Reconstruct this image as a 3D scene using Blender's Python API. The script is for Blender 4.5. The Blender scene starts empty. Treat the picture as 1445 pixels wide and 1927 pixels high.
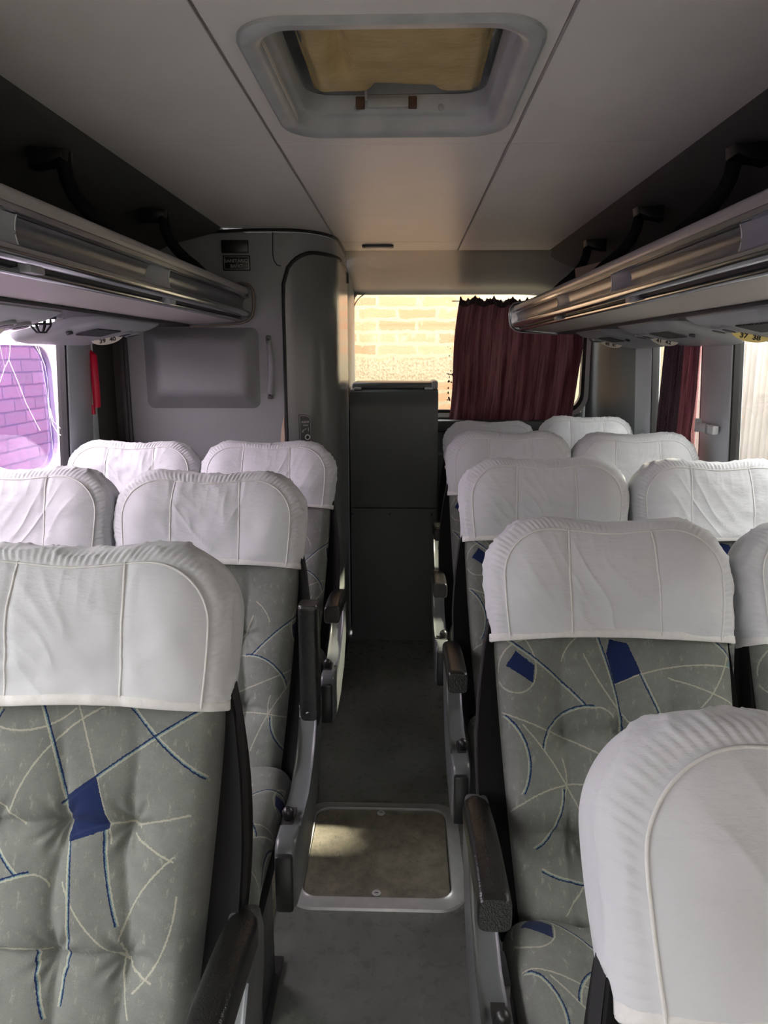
import bpy, bmesh, math, random
from mathutils import Vector, Matrix, noise
C = bpy.context.scene.collection
R = math.radians
random.seed(4)

# ------------------------------------------------------------------ camera, light
EYE = 1.45
cam = bpy.data.cameras.new('camera'); camo = bpy.data.objects.new('camera', cam); C.objects.link(camo)
FPX = 1400.0
cam.sensor_fit = 'VERTICAL'; cam.sensor_height = 24.0; cam.lens = 24.0 * FPX / 1927.0
cam.clip_start = 0.02
camo.location = (0, 0, EYE)
camo.rotation_euler = (R(90 - 11.84), 0, R(1.745))
bpy.context.scene.camera = camo

w = bpy.data.worlds.new('daylight'); bpy.context.scene.world = w; w.use_nodes = True
nt = w.node_tree; nt.nodes.clear()
wo = nt.nodes.new('ShaderNodeOutputWorld'); bg = nt.nodes.new('ShaderNodeBackground')
bg.inputs[0].default_value = (1.0, 0.985, 0.96, 1); bg.inputs[1].default_value = 6.0
nt.links.new(bg.outputs[0], wo.inputs[0])

def sun(rot, e, col):
    l = bpy.data.lights.new('sun', 'SUN'); l.energy = e; l.color = col; l.angle = R(2)
    o = bpy.data.objects.new('sun', l); C.objects.link(o); o.rotation_euler = rot
SUNDIR = Vector((-1.0, -.10, -.74))
sun(SUNDIR.to_track_quat('-Z', 'Y').to_euler(), 8.0, (1.0, 0.90, 0.70))

def portal(loc, rot, sx, sy):
    l = bpy.data.lights.new('window_portal', 'AREA'); l.shape = 'RECTANGLE'; l.size = sx; l.size_y = sy
    l.cycles.is_portal = True
    o = bpy.data.objects.new('window_portal', l); C.objects.link(o); o.location = loc; o.rotation_euler = rot
portal((1.2, 0.6, 1.25), (0, R(90), 0), 0.9, 6.4)
portal((-1.3, 0.0, 1.25), (0, R(-90), 0), 0.9, 5.2)
portal((0.35, 4.5, 1.46), (R(-90), 0, 0), 1.45, 0.75)

portal((0, -2.6, 1.34), (R(90), 0, 0), 2.1, 1.1)
sc = bpy.context.scene
sc.view_settings.view_transform = 'Standard'; sc.view_settings.look = 'None'
sc.view_settings.gamma = 1; sc.view_settings.exposure = 1.3
sc.cycles.max_bounces = 10; sc.cycles.diffuse_bounces = 6; sc.cycles.glossy_bounces = 4
sc.cycles.transparent_max_bounces = 12
sc.cycles.use_denoising = True
sc.cycles.sample_clamp_indirect = 8

# ------------------------------------------------------------------ materials
def lin(r, g, b):
    f = lambda c: (c / 255 / 12.92) if c / 255 <= .04045 else ((c / 255 + .055) / 1.055) ** 2.4
    return (f(r), f(g), f(b), 1)

class NB:
    def __init__(s, name):
        s.m = bpy.data.materials.new(name); s.m.use_nodes = True
        s.t = s.m.node_tree; s.b = s.t.nodes['Principled BSDF']; s.out = s.t.nodes['Material Output']
    def n(s, k, **kw):
        o = s.t.nodes.new('ShaderNode' + k)
        for a, v in kw.items(): setattr(o, a, v)
        return o
    def l(s, a, b): s.t.links.new(a, b)
    def math(s, op, a, b=None, clamp=False):
        o = s.n('Math', operation=op); o.use_clamp = clamp
        for i, x in enumerate((a, b)):
            if x is None: continue
            if isinstance(x, (int, float)): o.inputs[i].default_value = x
            else: s.l(x, o.inputs[i])
        return o.outputs[0]
    def mix(s, f, a, b):
        o = s.n('Mix', data_type='RGBA')
        for i, x in ((0, f), (6, a), (7, b)):
            if isinstance(x, (tuple, int, float)): o.inputs[i].default_value = x
            else: s.l(x, o.inputs[i])
        return o.outputs[2]
    def coord(s, which='Object'):
        return s.n('TexCoord').outputs[which]
    def noise(s, scale, detail=4, rough=.5, vec=None, out=0):
        o = s.n('TexNoise'); o.inputs['Scale'].default_value = scale
        o.inputs['Detail'].default_value = detail; o.inputs['Roughness'].default_value = rough
        s.l(vec if vec is not None else s.coord(), o.inputs['Vector']); return o.outputs[out]
    def ramp(s, f, stops):
        o = s.n('ValToRGB'); e = o.color_ramp.elements
        while len(e) < len(stops): e.new(.5)
        for el, (p, c) in zip(e, stops):
            el.position = p; el.color = c if isinstance(c, tuple) else (c, c, c, 1)
        s.l(f, o.inputs[0]); return o.outputs[0]
    def scale(s, vec, sc_):
        o = s.n('Mapping'); o.inputs['Scale'].default_value = sc_; s.l(vec, o.inputs[0]); return o.outputs[0]
    def bump(s, h, strength, dist=.002):
        o = s.n('Bump'); o.inputs['Strength'].default_value = strength; o.inputs['Distance'].default_value = dist
        s.l(h, o.inputs['Height'])
        if s.b.inputs['Normal'].is_linked: s.l(s.b.inputs['Normal'].links[0].from_socket, o.inputs['Normal'])
        s.l(o.outputs[0], s.b.inputs['Normal'])
    def base(s, c, rough=.5, metal=0, spec=.5):
        if isinstance(c, tuple): s.b.inputs['Base Color'].default_value = c
        else: s.l(c, s.b.inputs['Base Color'])
        s.b.inputs['Roughness'].default_value = rough; s.b.inputs['Metallic'].default_value = metal
        s.b.inputs['Specular IOR Level'].default_value = spec
        return s

def plain(name, c, rough=.5, metal=0, spec=.5, var=.08, vs=6, bump=0, bs=200):
    n = NB(name)
    f = n.noise(vs, 5, .6)
    d = tuple(max(0, x * (1 - var)) for x in c[:3]) + (1,)
    e = tuple(min(1, x * (1 + var)) for x in c[:3]) + (1,)
    n.base(n.ramp(f, [(.3, d), (.7, e)]), rough, metal, spec)
    if bump: n.bump(n.noise(bs, 3), bump, .001)
    return n.m

M = {}
M['ceiling'] = plain('ceiling_vinyl', lin(236, 230, 224), .36, var=.05, vs=3, bump=.08, bs=300)
M['ceil_dark'] = plain('shaded_liner', lin(74, 75, 72), .7, var=.05, bump=.1)  # dark tone carries the shade on the coves behind the racks
M['seam'] = plain('black_gap', lin(28, 27, 25), .8)
M['hatchring'] = plain('hatch_frame_paint', lin(178, 180, 180), .35, var=.12, vs=14, bump=.1, bs=120)
M['wallgrey'] = plain('grey_wall_plastic', lin(100, 106, 107), .4, var=.04, bump=.05)
M['pillar'] = plain('pillar_plastic', lin(186, 192, 197), .42, var=.03)
M['toilet'] = plain('cubicle_laminate', lin(136, 138, 140), .38, var=.04, vs=4, bump=.04)
M['door'] = plain('cubicle_door_laminate', lin(116, 119, 116), .22, var=.05, vs=4)
M['cabinet'] = plain('cabinet_laminate', lin(88, 93, 93), .42, var=.05, vs=3)
M['rear'] = plain('rear_valance_plastic', lin(128, 135, 134), .38, var=.05)
M['rubber'] = plain('black_rubber', lin(22, 22, 23), .6)
M['black'] = plain('black_plastic', lin(26, 26, 27), .35)
M['blackcloth'] = plain('black_belt_webbing', lin(20, 19, 22), .8)
M['shell'] = plain('dark_seat_shell', lin(20, 19, 20), .75, spec=.2)
M['rack_lip'] = plain('rack_lip_paint', lin(165, 162, 160), .3, var=.03)
M['rack_panel'] = plain('rack_panel_vinyl', lin(190, 182, 175), .5, var=.04, vs=3)
M['chrome'] = plain('polished_aluminium', lin(196, 198, 202), .16, metal=1, var=.03)
M['chrome_soft'] = plain('satin_aluminium', lin(150, 152, 158), .24, metal=1, var=.05)
M['channel_metal'] = plain('brushed_channel_metal', lin(138, 141, 147), .3, metal=.9, var=.05)
M['unit'] = plain('service_unit_plastic', lin(150, 153, 156), .4, var=.04)
M['unit_dark'] = plain('service_unit_dark', lin(58, 60, 63), .5)
M['alu'] = plain('brushed_aluminium', lin(196, 196, 196), .34, metal=.35, var=.08, vs=30)
M['panelgrey'] = plain('seat_side_plastic', lin(86, 89, 89), .32, var=.04)
M['red'] = plain('red_plastic', lin(214, 20, 62), .35, var=.05)
M['sticker'] = plain('yellow_sticker', lin(230, 208, 120), .5, var=.03)
M['cream_sticker'] = plain('cream_sticker', lin(212, 208, 190), .5, var=.03)
M['ink'] = plain('black_ink', lin(30, 28, 26), .6)
M['silver_ink'] = plain('silver_ink', lin(170, 172, 165), .5)
M['white_clip'] = plain('clip_plastic', lin(205, 207, 208), .35)
M['legsteel'] = plain('painted_steel', lin(60, 60, 62), .45)
M['card'] = plain('cardboard', lin(150, 128, 110), .8)
M['cover'] = None

def cover_mat():
    n = NB('white_cotton_cover')
    c = n.ramp(n.noise(5, 4), [(.3, lin(186, 188, 192)), (.7, lin(196, 197, 200))])
    n.base(c, .85, 0, .25)
    n.b.inputs['Sheen Weight'].default_value = .15
    v = n.coord()
    n.bump(n.noise(9, 6, .62, n.scale(v, (1, 1, 2.2))), .35, .012)
    wv = n.n('TexWave'); wv.inputs['Scale'].default_value = 420; wv.inputs['Distortion'].default_value = .5
    n.l(v, wv.inputs['Vector']); n.bump(wv.outputs['Fac'], .08, .0004)
    return n.m
M['cover'] = cover_mat()
M['coverseam'] = plain('cotton_seam', lin(204, 203, 201), .85, var=.04, vs=120, bump=.4, bs=500)

def arm_mat():
    n = NB('grained_armrest_vinyl')
    n.base(n.ramp(n.noise(20), [(.3, lin(20, 20, 20)), (.7, lin(28, 28, 27))]), .27, 0, .6)
    vo = n.n('TexVoronoi'); vo.inputs['Scale'].default_value = 420; n.l(n.coord(), vo.inputs['Vector'])
    n.bump(vo.outputs['Distance'], .35, .0010)
    return n.m
M['arm'] = arm_mat()

def floor_mat():
    n = NB('floor_vinyl'); v = n.coord()
    f = n.noise(260, 3, .7, v)
    speck = n.ramp(f, [(.62, 0.0), (.72, 1.0)])
    big = n.ramp(n.noise(7, 6, .65, v), [(.3, lin(104, 106, 103)), (.7, lin(128, 130, 126))])
    c = n.mix(n.math('MULTIPLY', speck, .55), big, lin(158, 160, 152))
    n.base(c, .36, 0, .5)
    n.l(n.ramp(n.noise(30, 5, .6, v), [(.3, .22), (.75, .42)]), n.b.inputs['Roughness'])
    n.bump(n.noise(14, 4, .5, v), .25, .004); n.bump(f, .25, .0008)
    return n.m
M['floor'] = floor_mat()

def hatchfloor_mat():
    n = NB('worn_hatch_vinyl'); v = n.coord()
    scr = n.noise(10, 8, .75, v)
    scr2 = n.noise(30, 8, .8, n.scale(v, (2.2, .9, 1)))
    a = n.ramp(scr, [(.35, lin(106, 103, 94)), (.62, lin(146, 140, 126))])
    k = n.ramp(scr2, [(.36, 1.0), (.42, 0.0)])
    n.base(n.mix(n.math('MULTIPLY', k, .6), a, lin(80, 78, 72)), .22, 0, .7)
    n.bump(n.noise(40, 7, .7, v), .4, .0025)
    return n.m
M['hatchfloor'] = hatchfloor_mat()

def foil_mat():
    n = NB('yellowed_foam_lid'); v = n.coord()
    c = n.ramp(n.noise(7, 5, .6, v), [(.3, lin(206, 172, 106)), (.7, lin(230, 202, 142))])
    n.base(c, .17, .2, .9)
    n.bump(n.noise(28, 8, .7, n.scale(v, (1, 2.4, 1))), .9, .006)
    return n.m
M['foil'] = foil_mat()

def brick_mat():
    n = NB('rough_brick_wall'); v = n.coord()
    warp = n.noise(9, 4, .6, v, out=1)
    mx = n.n('Mix', data_type='VECTOR'); mx.inputs[0].default_value = .045
    n.l(v, mx.inputs[4]); n.l(warp, mx.inputs[5])
    sw = n.n('SeparateXYZ'); n.l(mx.outputs[1], sw.inputs[0])
    cb = n.n('CombineXYZ'); n.l(n.math('ADD', sw.outputs[0], sw.outputs[1]), cb.inputs[0]); n.l(sw.outputs[2], cb.inputs[1])
    br = n.n('TexBrick'); n.l(cb.outputs[0], br.inputs['Vector'])
    br.inputs['Color1'].default_value = lin(150, 100, 74); br.inputs['Color2'].default_value = lin(154, 118, 90)
    br.inputs['Mortar'].default_value = lin(136, 126, 102)
    br.inputs['Scale'].default_value = 1; br.inputs['Brick Width'].default_value = .30; br.inputs['Row Height'].default_value = .088
    br.inputs['Mortar Size'].default_value = .015; br.inputs['Mortar Smooth'].default_value = .3
    zz = n.math('ADD', sw.outputs[2], n.math('MULTIPLY', n.noise(7, 5, .7, v), .16))
    pl = n.math('MULTIPLY', n.math('GREATER_THAN', zz, 1.31), n.math('LESS_THAN', zz, 1.47))
    sp = n.ramp(n.noise(60, 5, .7, v), [(.4, lin(108, 98, 76)), (.6, lin(146, 136, 112))])
    c = n.mix(n.math('MULTIPLY', pl, .9), br.outputs['Color'], sp)
    st = n.ramp(n.noise(11, 6, .7, v), [(.56, 0.0), (.62, 1.0)])
    c = n.mix(n.math('MULTIPLY', st, .75), c, lin(140, 130, 108))
    ad = n.math('GREATER_THAN', n.math('ADD', sw.outputs[0], n.math('MULTIPLY', n.noise(5, 5, .7, v), .14)), .62)
    c = n.mix(n.math('MULTIPLY', ad, .9), c, lin(146, 138, 116))
    n.base(c, .95, 0, .1); n.bump(br.outputs['Fac'], -.6, .02); n.bump(n.noise(60, 5, .7, v), .6, .01)
    return n.m
M['brick'] = brick_mat()
M['brick_pale'] = None

def pale_brick():
    n = NB('pale_lilac_brick'); v = n.coord(); sw = n.n('SeparateXYZ'); n.l(v, sw.inputs[0])
    cb = n.n('CombineXYZ'); n.l(n.math('ADD', sw.outputs[1], n.math('MULTIPLY', n.noise(6, 4, .6, v), .05)), cb.inputs[0]); n.l(n.math('ADD', sw.outputs[2], n.math('MULTIPLY', n.noise(9, 4, .6, v), .03)), cb.inputs[1])
    br = n.n('TexBrick'); n.l(cb.outputs[0], br.inputs['Vector'])
    br.inputs['Color1'].default_value = lin(98, 82, 98); br.inputs['Color2'].default_value = lin(118, 96, 112); br.inputs['Mortar'].default_value = lin(74, 64, 86)
    br.inputs['Scale'].default_value = 1; br.inputs['Brick Width'].default_value = .42; br.inputs['Row Height'].default_value = .13; br.inputs['Mortar Size'].default_value = .014; br.inputs['Mortar Smooth'].default_value = .6
    n.base(br.outputs['Color'], .95, 0, .1); n.bump(br.outputs['Fac'], -.5, .02); return n.m
M['brick_pale'] = pale_brick()
def sheet_mat():
    n = NB('rusty_corrugated_sheet'); v = n.coord()
    c = n.ramp(n.noise(5, 7, .7, n.scale(v, (1, 1, .3))), [(.35, lin(104, 96, 88)), (.65, lin(128, 122, 118))])
    k = n.ramp(n.noise(14, 6, .7, v), [(.66, 0.0), (.72, 1.0)])
    n.base(n.mix(k, c, lin(150, 110, 80)), .6, .1, .4); return n.m
M['sheet'] = sheet_mat()
M['ground'] = plain('concrete_ground', lin(205, 198, 186), .9, var=.1)
M['buspaint'] = plain('neighbour_bus_paint', lin(124, 112, 140), .4)
M['buswhite'] = plain('neighbour_bus_white_trim', lin(200, 198, 204), .4)

def glass_mat(name, tint, refl=1.0):
    n = NB(name)
    tr = n.n('BsdfTransparent'); tr.inputs[0].default_value = tint
    gl = n.n('BsdfGlossy'); gl.inputs['Roughness'].default_value = .01
    lw = n.n('LayerWeight'); f5 = n.math('POWER', lw.outputs['Facing'], 5)
    mx = n.n('MixShader'); n.l(n.math('MULTIPLY', n.math('ADD', n.math('MULTIPLY', f5, .96), .04), refl), mx.inputs[0])
    n.l(tr.outputs[0], mx.inputs[1]); n.l(gl.outputs[0], mx.inputs[2]); n.l(mx.outputs[0], n.out.inputs[0])
    return n.m
M['glass'] = glass_mat('clear_window_glass', (.95, .96, .95, 1))
M['glass_pink'] = glass_mat('pink_film_window_glass', (.96, .90, .955, 1), 1.3)
M['glass_violet'] = glass_mat('violet_neighbour_glass', (.60, .56, .74, 1))
def crack_mat():
    n = NB('fractured_glass_line'); n.base(lin(250, 250, 252), .3)
    tl = n.n('BsdfTranslucent'); tl.inputs[0].default_value = (.95, .95, .95, 1)
    mx = n.n('MixShader'); mx.inputs[0].default_value = .75
    n.l(n.b.outputs[0], mx.inputs[1]); n.l(tl.outputs[0], mx.inputs[2]); n.l(mx.outputs[0], n.out.inputs[0]); return n.m
M['crack'] = crack_mat()

def curtain_mat(name, bands):
    n = NB(name); uv = n.n('UVMap').outputs[0]
    v = n.scale(uv, (1, .04, 1))
    f = n.noise(60, 5, .7, v)
    c = n.ramp(n.noise(11, 2, .5, v), bands)
    thread = n.ramp(f, [(.50, 0.0), (.58, 1.0)])
    weave = n.noise(420, 3, .8, n.scale(uv, (.35, 1, 1)))
    c2 = n.mix(n.math('MULTIPLY', thread, .62), c, lin(40, 26, 34))
    c3 = n.mix(n.math('MULTIPLY', n.ramp(weave, [(.52, 0.0), (.64, 1.0)]), .6), c2, lin(196, 142, 146))
    n.base(c3, .8, 0, .2)
    tl = n.n('BsdfTranslucent'); n.l(c3, tl.inputs[0])
    mx = n.n('MixShader'); mx.inputs[0].default_value = .25
    n.l(n.b.outputs[0], mx.inputs[1]); n.l(tl.outputs[0], mx.inputs[2]); n.l(mx.outputs[0], n.out.inputs[0])
    n.bump(weave, .3, .001)
    return n.m
M['curtain'] = curtain_mat('burgundy_curtain_cloth', [(.36, lin(112, 64, 74)), (.5, lin(160, 118, 126)), (.62, lin(122, 76, 86))])
M['curtain_grey'] = curtain_mat('grey_curtain_lining', [(.3, lin(62, 58, 66)), (.5, lin(84, 80, 88)), (.7, lin(66, 60, 70))])
M['curtain_hdr'] = plain('dark_curtain_header', lin(60, 44, 48), .85)

# --- patterned plush: lines are circle arcs in UV metres
CREAM, BLUE, TEAL = 0, 1, 2
def circ(a, m, b):
    ax, ay = a; bx, by = m; cx, cy = b
    d = 2 * (ax * (by - cy) + bx * (cy - ay) + cx * (ay - by))
    if abs(d) < 2e-5:
        bx += .0015; by += .0012; d = 2 * (ax * (by - cy) + bx * (cy - ay) + cx * (ay - by))
    ux = ((ax*ax+ay*ay)*(by-cy)+(bx*bx+by*by)*(cy-ay)+(cx*cx+cy*cy)*(ay-by)) / d
    uy = ((ax*ax+ay*ay)*(cx-bx)+(bx*bx+by*by)*(ax-cx)+(cx*cx+cy*cy)*(bx-ax)) / d
    return (ux, uy), math.hypot(ax - ux, ay - uy)

def plush(name, base1, base2, conv, arcs, polys, off=(0, 0), flip=1):
    n = NB(name)
    uv = n.n('UVMap').outputs[0]
    nz = n.noise(260, 2, .6, uv, out=1)
    sub = n.n('VectorMath', operation='SUBTRACT'); n.l(nz, sub.inputs[0]); sub.inputs[1].default_value = (.5, .5, .5)
    sc_ = n.n('VectorMath', operation='SCALE'); n.l(sub.outputs[0], sc_.inputs[0]); sc_.inputs['Scale'].default_value = .0035
    ad = n.n('VectorMath', operation='ADD'); n.l(uv, ad.inputs[0]); n.l(sc_.outputs[0], ad.inputs[1])
    cb_ = n.n('VectorMath', operation='MULTIPLY'); n.l(ad.outputs[0], cb_.inputs[0]); cb_.inputs[1].default_value = (1, 1, 0)
    P = cb_.outputs[0]
    def K(p):
        u, v = conv(p); return (u * flip + off[0], v + off[1])
    def dist(q):
        o = n.n('VectorMath', operation='DISTANCE'); n.l(P, o.inputs[0]); o.inputs[1].default_value = (q[0], q[1], 0); return o.outputs['Value']
    acc = [None, None, None]
    def put(k, v): acc[k] = v if acc[k] is None else n.math('MAXIMUM', acc[k], v)
    for kind, a, m, b in arcs:
        a, m, b = K(a), K(m), K(b)
        c, r = circ(a, m, b)
        mid = ((a[0]+b[0])/2, (a[1]+b[1])/2); hl = math.hypot(a[0]-b[0], a[1]-b[1]) / 2
        dm = n.math('LESS_THAN', dist(mid), hl * 1.03 + .002)
        dd = n.math('SUBTRACT', dist(c), r)
        def line(o, wd):
            return n.math('MULTIPLY', n.math('LESS_THAN', n.math('ABSOLUTE', n.math('SUBTRACT', dd, o)), wd), dm)
        put(CREAM, line(0, .0013))
        if kind == BLUE:
            put(TEAL, line(.0021, .0011)); put(BLUE, line(.0038, .0011))
    for kind, pts in polys:
        pts = [K(p) for p in pts]
        ar = sum(pts[i][0]*pts[(i+1) % len(pts)][1]-pts[(i+1) % len(pts)][0]*pts[i][1] for i in range(len(pts)))
        if ar < 0: pts = pts[::-1]
        v = None
        for i in range(len(pts)):
            a, b = pts[i], pts[(i+1) % len(pts)]
            nx, ny = -(b[1]-a[1]), b[0]-a[0]
            dt = n.n('VectorMath', operation='DOT_PRODUCT'); n.l(P, dt.inputs[0]); dt.inputs[1].default_value = (nx, ny, 0)
            g = n.math('GREATER_THAN', dt.outputs['Value'], nx*a[0]+ny*a[1])
            v = g if v is None else n.math('MULTIPLY', v, g)
        put(kind, v)
    f = n.noise(14, 6, .7, uv)
    c = n.ramp(f, [(.3, base1), (.7, base2)])
    gr = n.ramp(n.noise(900, 2, .8, uv), [(.35, .84), (.65, 1.16)])
    mg = n.n('Mix', data_type='RGBA', blend_type='MULTIPLY'); mg.inputs[0].default_value = 1; n.l(c, mg.inputs[6]); n.l(gr, mg.inputs[7]); c = mg.outputs[2]
    fl = n.ramp(n.noise(90, 5, .75, n.scale(uv, (1, .45, 1))), [(.57, 0.0), (.66, 1.0)])
    c = n.mix(n.math('MULTIPLY', fl, .5), c, lin(142, 146, 134))
    c = n.mix(n.math('MULTIPLY', acc[CREAM], .72), c, lin(158, 157, 140))
    if acc[TEAL] is not None: c = n.mix(n.math('MULTIPLY', acc[TEAL], .55), c, lin(80, 122, 130))
    if acc[BLUE] is not None: c = n.mix(n.math('MULTIPLY', acc[BLUE], .95), c, lin(4, 25, 68))
    n.base(c, .92, 0, .15)
    n.b.inputs['Sheen Weight'].default_value = .06; n.b.inputs['Sheen Roughness'].default_value = .5
    n.bump(n.noise(700, 2, .7, uv), .35, .0012); n.bump(n.noise(22, 4, .6, uv), .3, .004)
    return n.m

def convR(p): return ((p[0] - 1145) / 1400 * (1.38 - .15 * (p[1] - 1195) / 540), .46 * (1735 - p[1]) / 540)
arcsR = [(BLUE, (940,1200),(1012,1262),(1078,1332)), (CREAM,(920,1262),(935,1222),(965,1200)), (CREAM,(922,1290),(955,1308),(985,1285)),
 (CREAM,(985,1285),(990,1240),(975,1200)), (CREAM,(925,1350),(1010,1385),(1120,1436)), (BLUE,(926,1358),(962,1440),(948,1502)),
 (BLUE,(996,1416),(1030,1358),(1096,1336)), (CREAM,(1096,1336),(1120,1340),(1133,1352)), (BLUE,(1112,1198),(1135,1290),(1152,1385)),
 (BLUE,(1190,1262),(1205,1300),(1222,1340)), (CREAM,(1140,1288),(1250,1252),(1370,1252)), (CREAM,(1245,1275),(1310,1300),(1372,1332)),
 (CREAM,(1300,1330),(1340,1270),(1362,1200)), (CREAM,(1085,1230),(1125,1310),(1172,1372)), (CREAM,(960,1375),(1015,1455),(1075,1580)),
 (BLUE,(965,1603),(1008,1560),(1025,1498)), (BLUE,(978,1645),(1030,1665),(1140,1660)), (CREAM,(1030,1440),(1035,1480),(1020,1530)),
 (CREAM,(1090,1560),(1070,1640),(1020,1725)), (BLUE,(1330,1200),(1352,1225),(1374,1250)), (CREAM,(1042,1240),(1060,1205),(1075,1190)),
 (CREAM,(1210,1420),(1290,1500),(1370,1530)), (BLUE,(1180,1480),(1210,1590),(1190,1700)), (CREAM,(1130,1500),(1240,1480),(1360,1400)),
 (CREAM,(1240,1730),(1290,1640),(1370,1600)), (BLUE,(1260,1640),(1320,1690),(1350,1740)), (CREAM,(925,1540),(990,1500),(1100,1490))]
polR = [(BLUE, [(935,1252),(955,1222),(988,1252),(982,1288)]), (BLUE, [(1127,1225),(1135,1195),(1168,1203),(1190,1264),(1140,1288)]), (TEAL, [(1352,1250),(1362,1235),(1368,1252)])]
def convL(p): return ((p[0] - 135) / 1400 * 1.0, .457 - .397 * (p[1] - 1340) / 587)
arcsL = [(BLUE,(82,1330),(140,1530),(156,1900)), (BLUE,(425,1335),(300,1412),(140,1532)), (BLUE,(270,1335),(340,1408),(420,1470)),
 (CREAM,(160,1335),(200,1460),(238,1600)), (CREAM,(35,1540),(95,1430),(205,1340)), (CREAM,(-60,1350),(60,1385),(150,1345)),
 (BLUE,(-20,1570),(10,1610),(58,1662)), (BLUE,(-90,1760),(-10,1700),(82,1666)), (CREAM,(82,1666),(105,1668),(122,1686)),
 (CREAM,(152,1685),(200,1765),(330,1858)), (CREAM,(368,1625),(300,1705),(265,1785)), (BLUE,(228,1580),(240,1660),(262,1755)),
 (CREAM,(285,1575),(330,1560),(395,1545)), (CREAM,(285,1590),(320,1608),(368,1630)), (BLUE,(106,1815),(115,1870),(130,1930)),
 (CREAM,(268,1800),(275,1860),(290,1927)), (CREAM,(150,1600),(200,1578),(290,1575)), (CREAM,(-100,1420),(0,1520),(60,1570)),
 (CREAM,(-150,1620),(-60,1560),(0,1600)), (BLUE,(-120,1400),(-90,1560),(-60,1700)), (CREAM,(-60,1840),(30,1810),(120,1815)),
 (CREAM,(300,1880),(340,1830),(380,1700)), (BLUE,(0,1345),(-20,1380),(-60,1440)), (CREAM,(-20,1900),(60,1960),(240,1990))]
polL = [(BLUE, [(143,1516),(204,1472),(232,1578),(152,1606)]), (BLUE, [(-150,1500),(-110,1480),(-95,1520),(-120,1560)])]
g1, g2 = lin(97, 99, 95), lin(115, 117, 112)
M['plush_r'] = plush('patterned_plush_right', g1, g2, convR, arcsR, polR)
M['plush_l'] = plush('patterned_plush_left', g1, g2, convL, arcsL, polL)
M['plush_m'] = plush('patterned_plush_mixed', g1, g2, convR, arcsR, polR, off=(.06, -.09), flip=-1)

# ------------------------------------------------------------------ helpers
def tag(o, label=None, cat=None, group=None, kind=None):
    if label: o['label'] = label
    if cat: o['category'] = cat
    if group: o['group'] = group
    if kind: o['kind'] = kind
    return o
def thing(name, label, cat, loc=(0, 0, 0), rotz=0, group=None):
    o = bpy.data.objects.new(name, None); C.objects.link(o); o.location = loc; o.rotation_euler = (0, 0, rotz)
    o.empty_display_size = .1
    return tag(o, label, cat, group)
def obj(name, bm, mat, parent=None, smooth=True, auto=None, loc=None, rot=None):
    me = bpy.data.meshes.new(name); bmesh.ops.recalc_face_normals(bm, faces=bm.faces)
    bm.to_mesh(me); bm.free()
    for mm in (mat if isinstance(mat, list) else [mat]): me.materials.append(mm)
    for p in me.polygons: p.use_smooth = smooth
    if smooth: me.set_sharp_from_angle(angle=R(auto or 40))
    o = bpy.data.objects.new(name, me); C.objects.link(o)
    if parent: o.parent = parent
    if loc: o.location = loc
    if rot: o.rotation_euler = rot
    return o
def struct(name, bm, mat, **k):
    o = obj(name, bm, mat, **k); o['kind'] = 'structure'; return o
def box(bm, x0, x1, y0, y1, z0, z1, bev=0, seg=2, mi=0):
    n0 = len(bm.verts)
    vs = [bm.verts.new((x, y, z)) for x in (x0, x1) for y in (y0, y1) for z in (z0, z1)]
    fs = []
    for f in ((0,1,3,2),(4,6,7,5),(0,4,5,1),(2,3,7,6),(0,2,6,4),(1,5,7,3)):
        fc = bm.faces.new([vs[i] for i in f]); fc.material_index = mi; fs.append(fc)
    if bev:
        es = list({e for f in fs for e in f.edges})
        bmesh.ops.bevel(bm, geom=es, offset=bev, segments=seg, profile=.5, affect='EDGES')
    return bm
def B(*a, **k):
    return box(bmesh.new(), *a, **k)
def grid(bm, rows, close=False, uvf=None, mi=0):
    vr = [[bm.verts.new(p) for p in r] for r in rows]
    for a, b in zip(vr, vr[1:]):
        n = len(a)
        for i in range(n if close else n - 1):
            j = (i + 1) % n
            try: f = bm.faces.new((a[i], a[j], b[j], b[i])); f.material_index = mi
            except ValueError: pass
    return vr
def prism(bm, pts, axis, a, b, bev=0, seg=2):
    """closed polygon pts (2D) extruded along axis from a to b"""
    def mk(p, t):
        return {'x': (t, p[0], p[1]), 'y': (p[0], t, p[1]), 'z': (p[0], p[1], t)}[axis]
    A = [bm.verts.new(mk(p, a)) for p in pts]; Bv = [bm.verts.new(mk(p, b)) for p in pts]
    fs = [bm.faces.new(A), bm.faces.new(Bv[::-1])]
    for i in range(len(pts)):
        j = (i + 1) % len(pts); fs.append(bm.faces.new((A[i], Bv[i], Bv[j], A[j])))
    if bev:
        es = list(set(list(fs[0].edges) + list(fs[1].edges)))
        bmesh.ops.bevel(bm, geom=es, offset=bev, segments=seg, profile=.5, affect='EDGES')
    return bm
def tube(bm, path, r, n=10, cap=True, sx=1, sy=1, closed=False, up=Vector((0, 0, 1))):
    P = [Vector(p) for p in path]; rings = []
    for i, p in enumerate(P):
        a = P[i-1] if (i > 0 or closed) else p; b = P[(i+1) % len(P)] if (i < len(P)-1 or closed) else p
        t = (b - a).normalized()
        u = t.cross(up)
        if u.length < 1e-4: u = t.cross(Vector((1, 0, 0)))
        u.normalize(); v = u.cross(t).normalized()
        rr = r[i] if isinstance(r, (list, tuple)) else r
        rings.append([p + u*(math.cos(2*math.pi*k/n)*rr*sx) + v*(math.sin(2*math.pi*k/n)*rr*sy) for k in range(n)])
    if closed: rings.append(rings[0])
    vr = grid(bm, rings, close=True)
    if closed: bmesh.ops.remove_doubles(bm, verts=bm.verts, dist=1e-6)
    elif cap:
        bm.faces.new(vr[0]); bm.faces.new(vr[-1][::-1])
    return bm
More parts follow.
